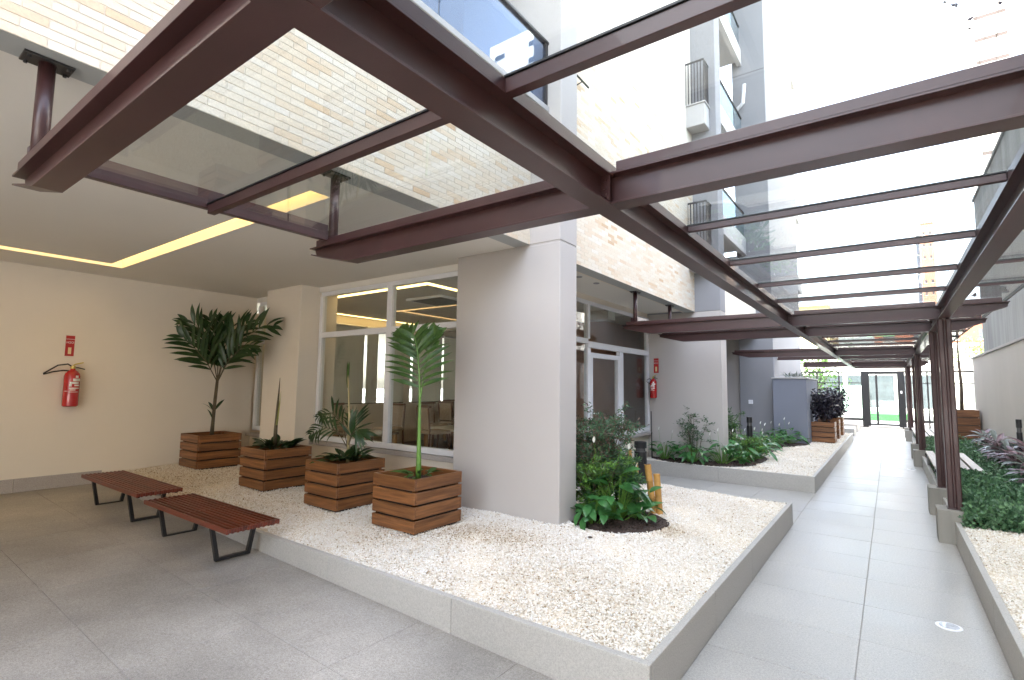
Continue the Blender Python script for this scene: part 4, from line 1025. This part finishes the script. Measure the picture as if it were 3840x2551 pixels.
# slatted benches on concrete between the posts
for (y0, y1, lb) in ((10.0, 12.6, 'bleached slatted bench on the right between the second and third posts'), (16.6, 20.2, 'bleached slatted bench further down on the right')):
    t = empty('garden_bench', (.8, (y0+y1)/2, 0), lb, 'bench', 'bleached slatted benches'); hl = (y1-y0)/2
    for i in range(4): MB().bbox(-.3+i*.145, -.3+i*.145+.112, -hl, hl, .455, .49, .004).build('slat', WOODW, t)
    for yy in (-hl+.06, hl-.06): MB().bbox(-.31, .28, yy-.035, yy+.035, .41, .454, .003).build('cross_rail', DARKM, t)
    for yy in (-hl+.1, hl-.1): MB().bbox(-.29, .27, yy-.06, yy+.06, -.0, .399, .006).build('support', CONC, t)
for (y_, lb) in ((12.95, 'round concrete stump at the far end of the first slatted bench'), (9.75, 'round concrete stump behind the second post footing'), (16.25, 'round concrete stump before the further slatted bench')):
    o = MB().lathe([(.09, 0), (.095, .01), (.095, .39), (.085, .405)], 20, (0, 0, 0)).build('concrete_stump', CONC, None, loc=(.62, y_, 0)); smooth_by_angle(o); tag(o, lb, 'stump', 'round concrete stumps by the benches')
planter((1.42, 16.9, .24), 'large wooden planter with a bare tree, against the right wall', .58, .7, 5, .93, 'slatted wooden planter boxes')
def bare_tree(loc, h, label, n=3, leaves=0, spread=.5, cat='tree'):
    t = empty('bare_tree', loc, label, cat); m = MB(); ends = []
    def br(p, d, L, r, lv):
        e = p+d*L; mid = p.lerp(e, .5)+Vector((random.uniform(-.04, .04),)*3)*L; m.tube([p, mid, e], [r, r*.8, r*.6], 6, False); ends.append(e)
        if lv > 0:
            for _ in range(random.choice((2, 3))):
                nd = (d+Vector((random.uniform(-1, 1), random.uniform(-1, 1), random.uniform(-.1, .8)))*spread).normalized(); br(e, nd, L*random.uniform(.55, .8), r*.6, lv-1)
    tr = MB().tube([(0, 0, 0), (.02, 0, h*.25), (0, .02, h*.45)], [.045, .035, .03], 8).build('trunk', BARK, t, True)
    br(Vector((0, .02, h*.44)), Vector((0, 0, 1)), h*.22, .025, n); m.build('limbs', BARK, t)
    if leaves:
        E_ = np.array(ends); P = E_[NR.integers(len(E_)//3, len(E_), leaves)]+NR.normal(scale=.12, size=(leaves, 3)); leaf_cloud('foliage', P, NR.normal(size=(leaves, 3)), .11+.006*h, .06+.004*h, LEAFB, t)
    return t
bare_tree((1.42, 16.9, 1.05), 2.9, 'bare brown branched tree in the large right hand planter', 4, 60, .55)
bare_tree((3.3, 21, 0), 15.5, 'tall sparse tree rising behind the end of the concrete side wall', 6, 900, .75)

# ======================================================================
# GATE, FENCE, STREET AND BACKGROUND
# ======================================================================
GY = 28.0
ga = empty('entrance_gate', (-.2, GY, 0), 'black framed glass entrance gate at the end of the path', 'gate')
B('post', BLACK, ga, -1.02, -.72, GY-.1, GY+.1, 0, 2.48); B('post', BLACK, ga, .28, .54, GY-.1, GY+.1, 0, 2.48); B('lintel', BLACK, ga, -.76, .32, GY-.06, GY+.06, 2.34, 2.47)
B('door_rail', BLACK, ga, -.76, .32, GY-.04, GY+.04, .1, .17); B('door_rail', DARKM, ga, -.5, -.42, GY-.03, GY+.03, .17, 2.33)
MB().box(-.56, .52, -.004, .004, .17, 2.33).build('glass_pane', GLASSG, ga); B('threshold', GRANK, ga, -.8, .4, GY-.3, GY+.1, .0, .06)
B('intercom', WHT, ga, .38, .44, GY-.13, GY-.101, 1.5, 1.62)
fe = empty('glass_fence', (-.2, GY, 0), 'dark framed glass fence on both sides of the entrance gate', 'fence')
for a, b in ((-3.6, -.98), (.52, 2.88)):
    B('top_rail', DARKM, fe, a, b, GY-.04, GY+.04, 2.41, 2.48); B('mid_rail', DARKM, fe, a, b, GY-.03, GY+.03, 1.93, 1.97); B('bottom_rail', DARKM, fe, a, b, GY-.05, GY+.05, .28, .38)
    n_ = 3
    for i in range(n_):
        B('glass_pane', GLASSG, fe, a+(b-a)*i/n_+.03, a+(b-a)*(i+1)/n_-.03, GY-.004, GY+.004, .38, 2.41)
    for i in range(n_+1):
        xx = a+(b-a)*i/n_; 
        if -1.2 < xx < .8: continue
        B('fence_post', DARKM, fe, xx-.03, xx+.03, GY-.03, GY+.03, 0, 2.41)
B('fence_post', BLACK, fe, 2.78, 2.88, GY-.05, GY+.05, 0, 2.41)
t = empty('stone_plinth', (-1.27, 22.8, 0), 'low grey concrete seat block on the left just before the gate', 'plinth')
MB().bbox(-.5, .2, -.7, .7, 0, .25, .01).build('block', GRANK, t); MB().bbox(-.5, .2, 1.6, 4.6, 0, .3, .01).build('block', GRANK, t)
ro = B('street', M_simple('asphalt', (.06, .06, .06), .9, .2, 3), None, -60, 60, 33, 41, -.07, -.03); tag(ro, kind='structure')
pv = B('pavement', M_simple('pavement_concrete', (.42, .4, .38), .85, .1, 2), None, -60, 60, 28.2, 33, -.07, .02); tag(pv, kind='structure')
pv = B('pavement', M_simple('far_pavement_concrete', (.45, .43, .42), .85, .1, 2), None, -60, 60, 41, 47, -.07, .08); tag(pv, kind='structure')
la = B('lawn', M_simple('lawn_green', (.03, .16, .04), .9, .3, 2), None, -1.3, .75, 35.5, 40.5, -.03, .32); tag(la, kind='structure')
WB = M_stucco('white_render', (.75, .74, .7), .05); DG = M_simple('dark_window_glass', (.06, .07, .08), .15, .2, 2); RB = M_stucco('terracotta_render', (.3, .1, .05), .08); PB = M_stucco('pale_pink_render', (.7, .5, .42), .05); GRN = M_simple('pale_green_door', (.45, .6, .52), .5)
def house(loc, sx, sy, sz, wall, label, cols, rows, ww=.5, wh=.5, z0=1.2, face='y', cat='building', wmat=DG, name='street_building', sign_=1):
    t = empty(name, loc, label, cat); MB().box(-sx/2, sx/2, 0, sy, 0, sz).build('wall', wall, t); MB().box(-sx/2-.15, sx/2+.15, -.15, sy+.15, sz, sz+.3).build('roof', WB, t)
    px, pz = sx/cols, (sz-z0)/rows
    pme = MB().box(-px*ww/2, px*ww/2, -.03, .03, 0, pz*wh).me('window', wmat); fme = MB().box(-px*ww/2-.06, px*ww/2+.06, -.05, .02, -.08, 0).me('sill', WB)
    for i in range(cols):
        for j in range(rows):
            o = link('window', pme, t, (-sx/2+px*(i+.5), -.0, z0+pz*j)); link('sill', fme, o)
    return t
house((2, 47, .08), 22, 8, 4.6, WB, 'low white shop front across the street seen through the gate', 7, 1, .9, .55, .3)
house((-10, 52, 0), 12, 10, 9, M_stucco('yellow_render', (.6, .5, .25), .05), 'yellowish building behind the fence on the left', 5, 3, .4, .4)
house((6, 62, 0), 14, 10, 9, RB, 'terracotta building low behind the shop front', 6, 3, .4, .35)
house((7.0, 125, 0), 2.0, 4, 34, M_stucco('orange_render', (.42, .22, .15), .08), 'slim pale orange tower far away above the pergola', 2, 14, .3, .25, name='apartment_tower')
house((5.3, 118, 0), .5, 1, 30, M_simple('grey_mast_steel', (.07, .08, .11), .6), 'thin grey tower beside the slim orange tower', 1, 8, .3, .1, name='apartment_tower')
house((13.2, 92, 0), 4.2, 6, 66, WB, 'tall white tower with balcony bands at the top right', 1, 20, .8, .18, wmat=M_simple('grey_brown_band', (.05, .04, .04), .7), name='apartment_tower')
house((19.8, 84, 0), 3.4, 6, 62, PB, 'pale pink tower at the right edge beside the tall white tower', 1, 19, .8, .22, wmat=M_simple('grey_band', (.06, .05, .05), .7), name='apartment_tower')
# sunlit tower to the right, seen mirrored in the parapet glass
t = empty('apartment_tower', (12.5, 26.4, 0), 'white tower mirrored in the blue balcony glass above the first beam', 'building')
MB().box(-4, 3.5, 0, 9, 0, 25.1).build('wall', WB, t)
wme = MB().box(-.4, .4, -.03, .05, 0, .32).me('window', DG)
for j in range(16):
    for xx in (-3, -.2, 2.6): link('window', wme, t, (xx, 0, 23.9-j*1.15))
# street trees
def leafy_tree(loc, h, r, label, n=2600, mat=LEAFN2):
    t = empty('leafy_tree', loc, label, 'tree', 'green trees beyond the gate'); m = MB(); tips = []
    MB().tube([(0, 0, 0), (.05, 0, h*.3), (0, .05, h*.55)], [.09, .07, .05], 8).build('trunk', BARK, t, True)
    for i in range(22):
        a = random.uniform(0, 2*PI); q = Vector((math.cos(a)*r*random.uniform(.3, 1), math.sin(a)*r*random.uniform(.3, 1), h*random.uniform(.5, 1))); m.tube([(0, 0, h*.4), q*.5+Vector((0, 0, h*.25)), q], [.04, .02, .006], 5, False); tips.append(q)
    m.build('limbs', BARK, t); idx = NR.integers(0, len(tips), n); P = np.array([tips[i] for i in idx])+NR.normal(scale=r*.16, size=(n, 3))
    leaf_cloud('crown', P, NR.normal(size=(n, 3)), .14, .09, mat, t)
leafy_tree((-3.0, 29.8, 0), 3.6, 1.6, 'small green street tree left of the gate behind the fence', 1700)
leafy_tree((-7.5, 44, 0), 7, 2.6, 'larger green tree across the street on the left')
leafy_tree((5.5, 46, 0), 5, 1.8, 'green tree across the street right of the gate')
leafy_tree((-11.5, 6.2, 0), 3.0, 1.2, 'green bush tree outside the lounge windows', 2200)
o = B('garage_door', GRN, None, -3.1, -1.6, 34.6, 34.8, 0, 2.0); o.location.y = 46.8; tag(o, 'pale green door panel across the street left of the gate', 'door')
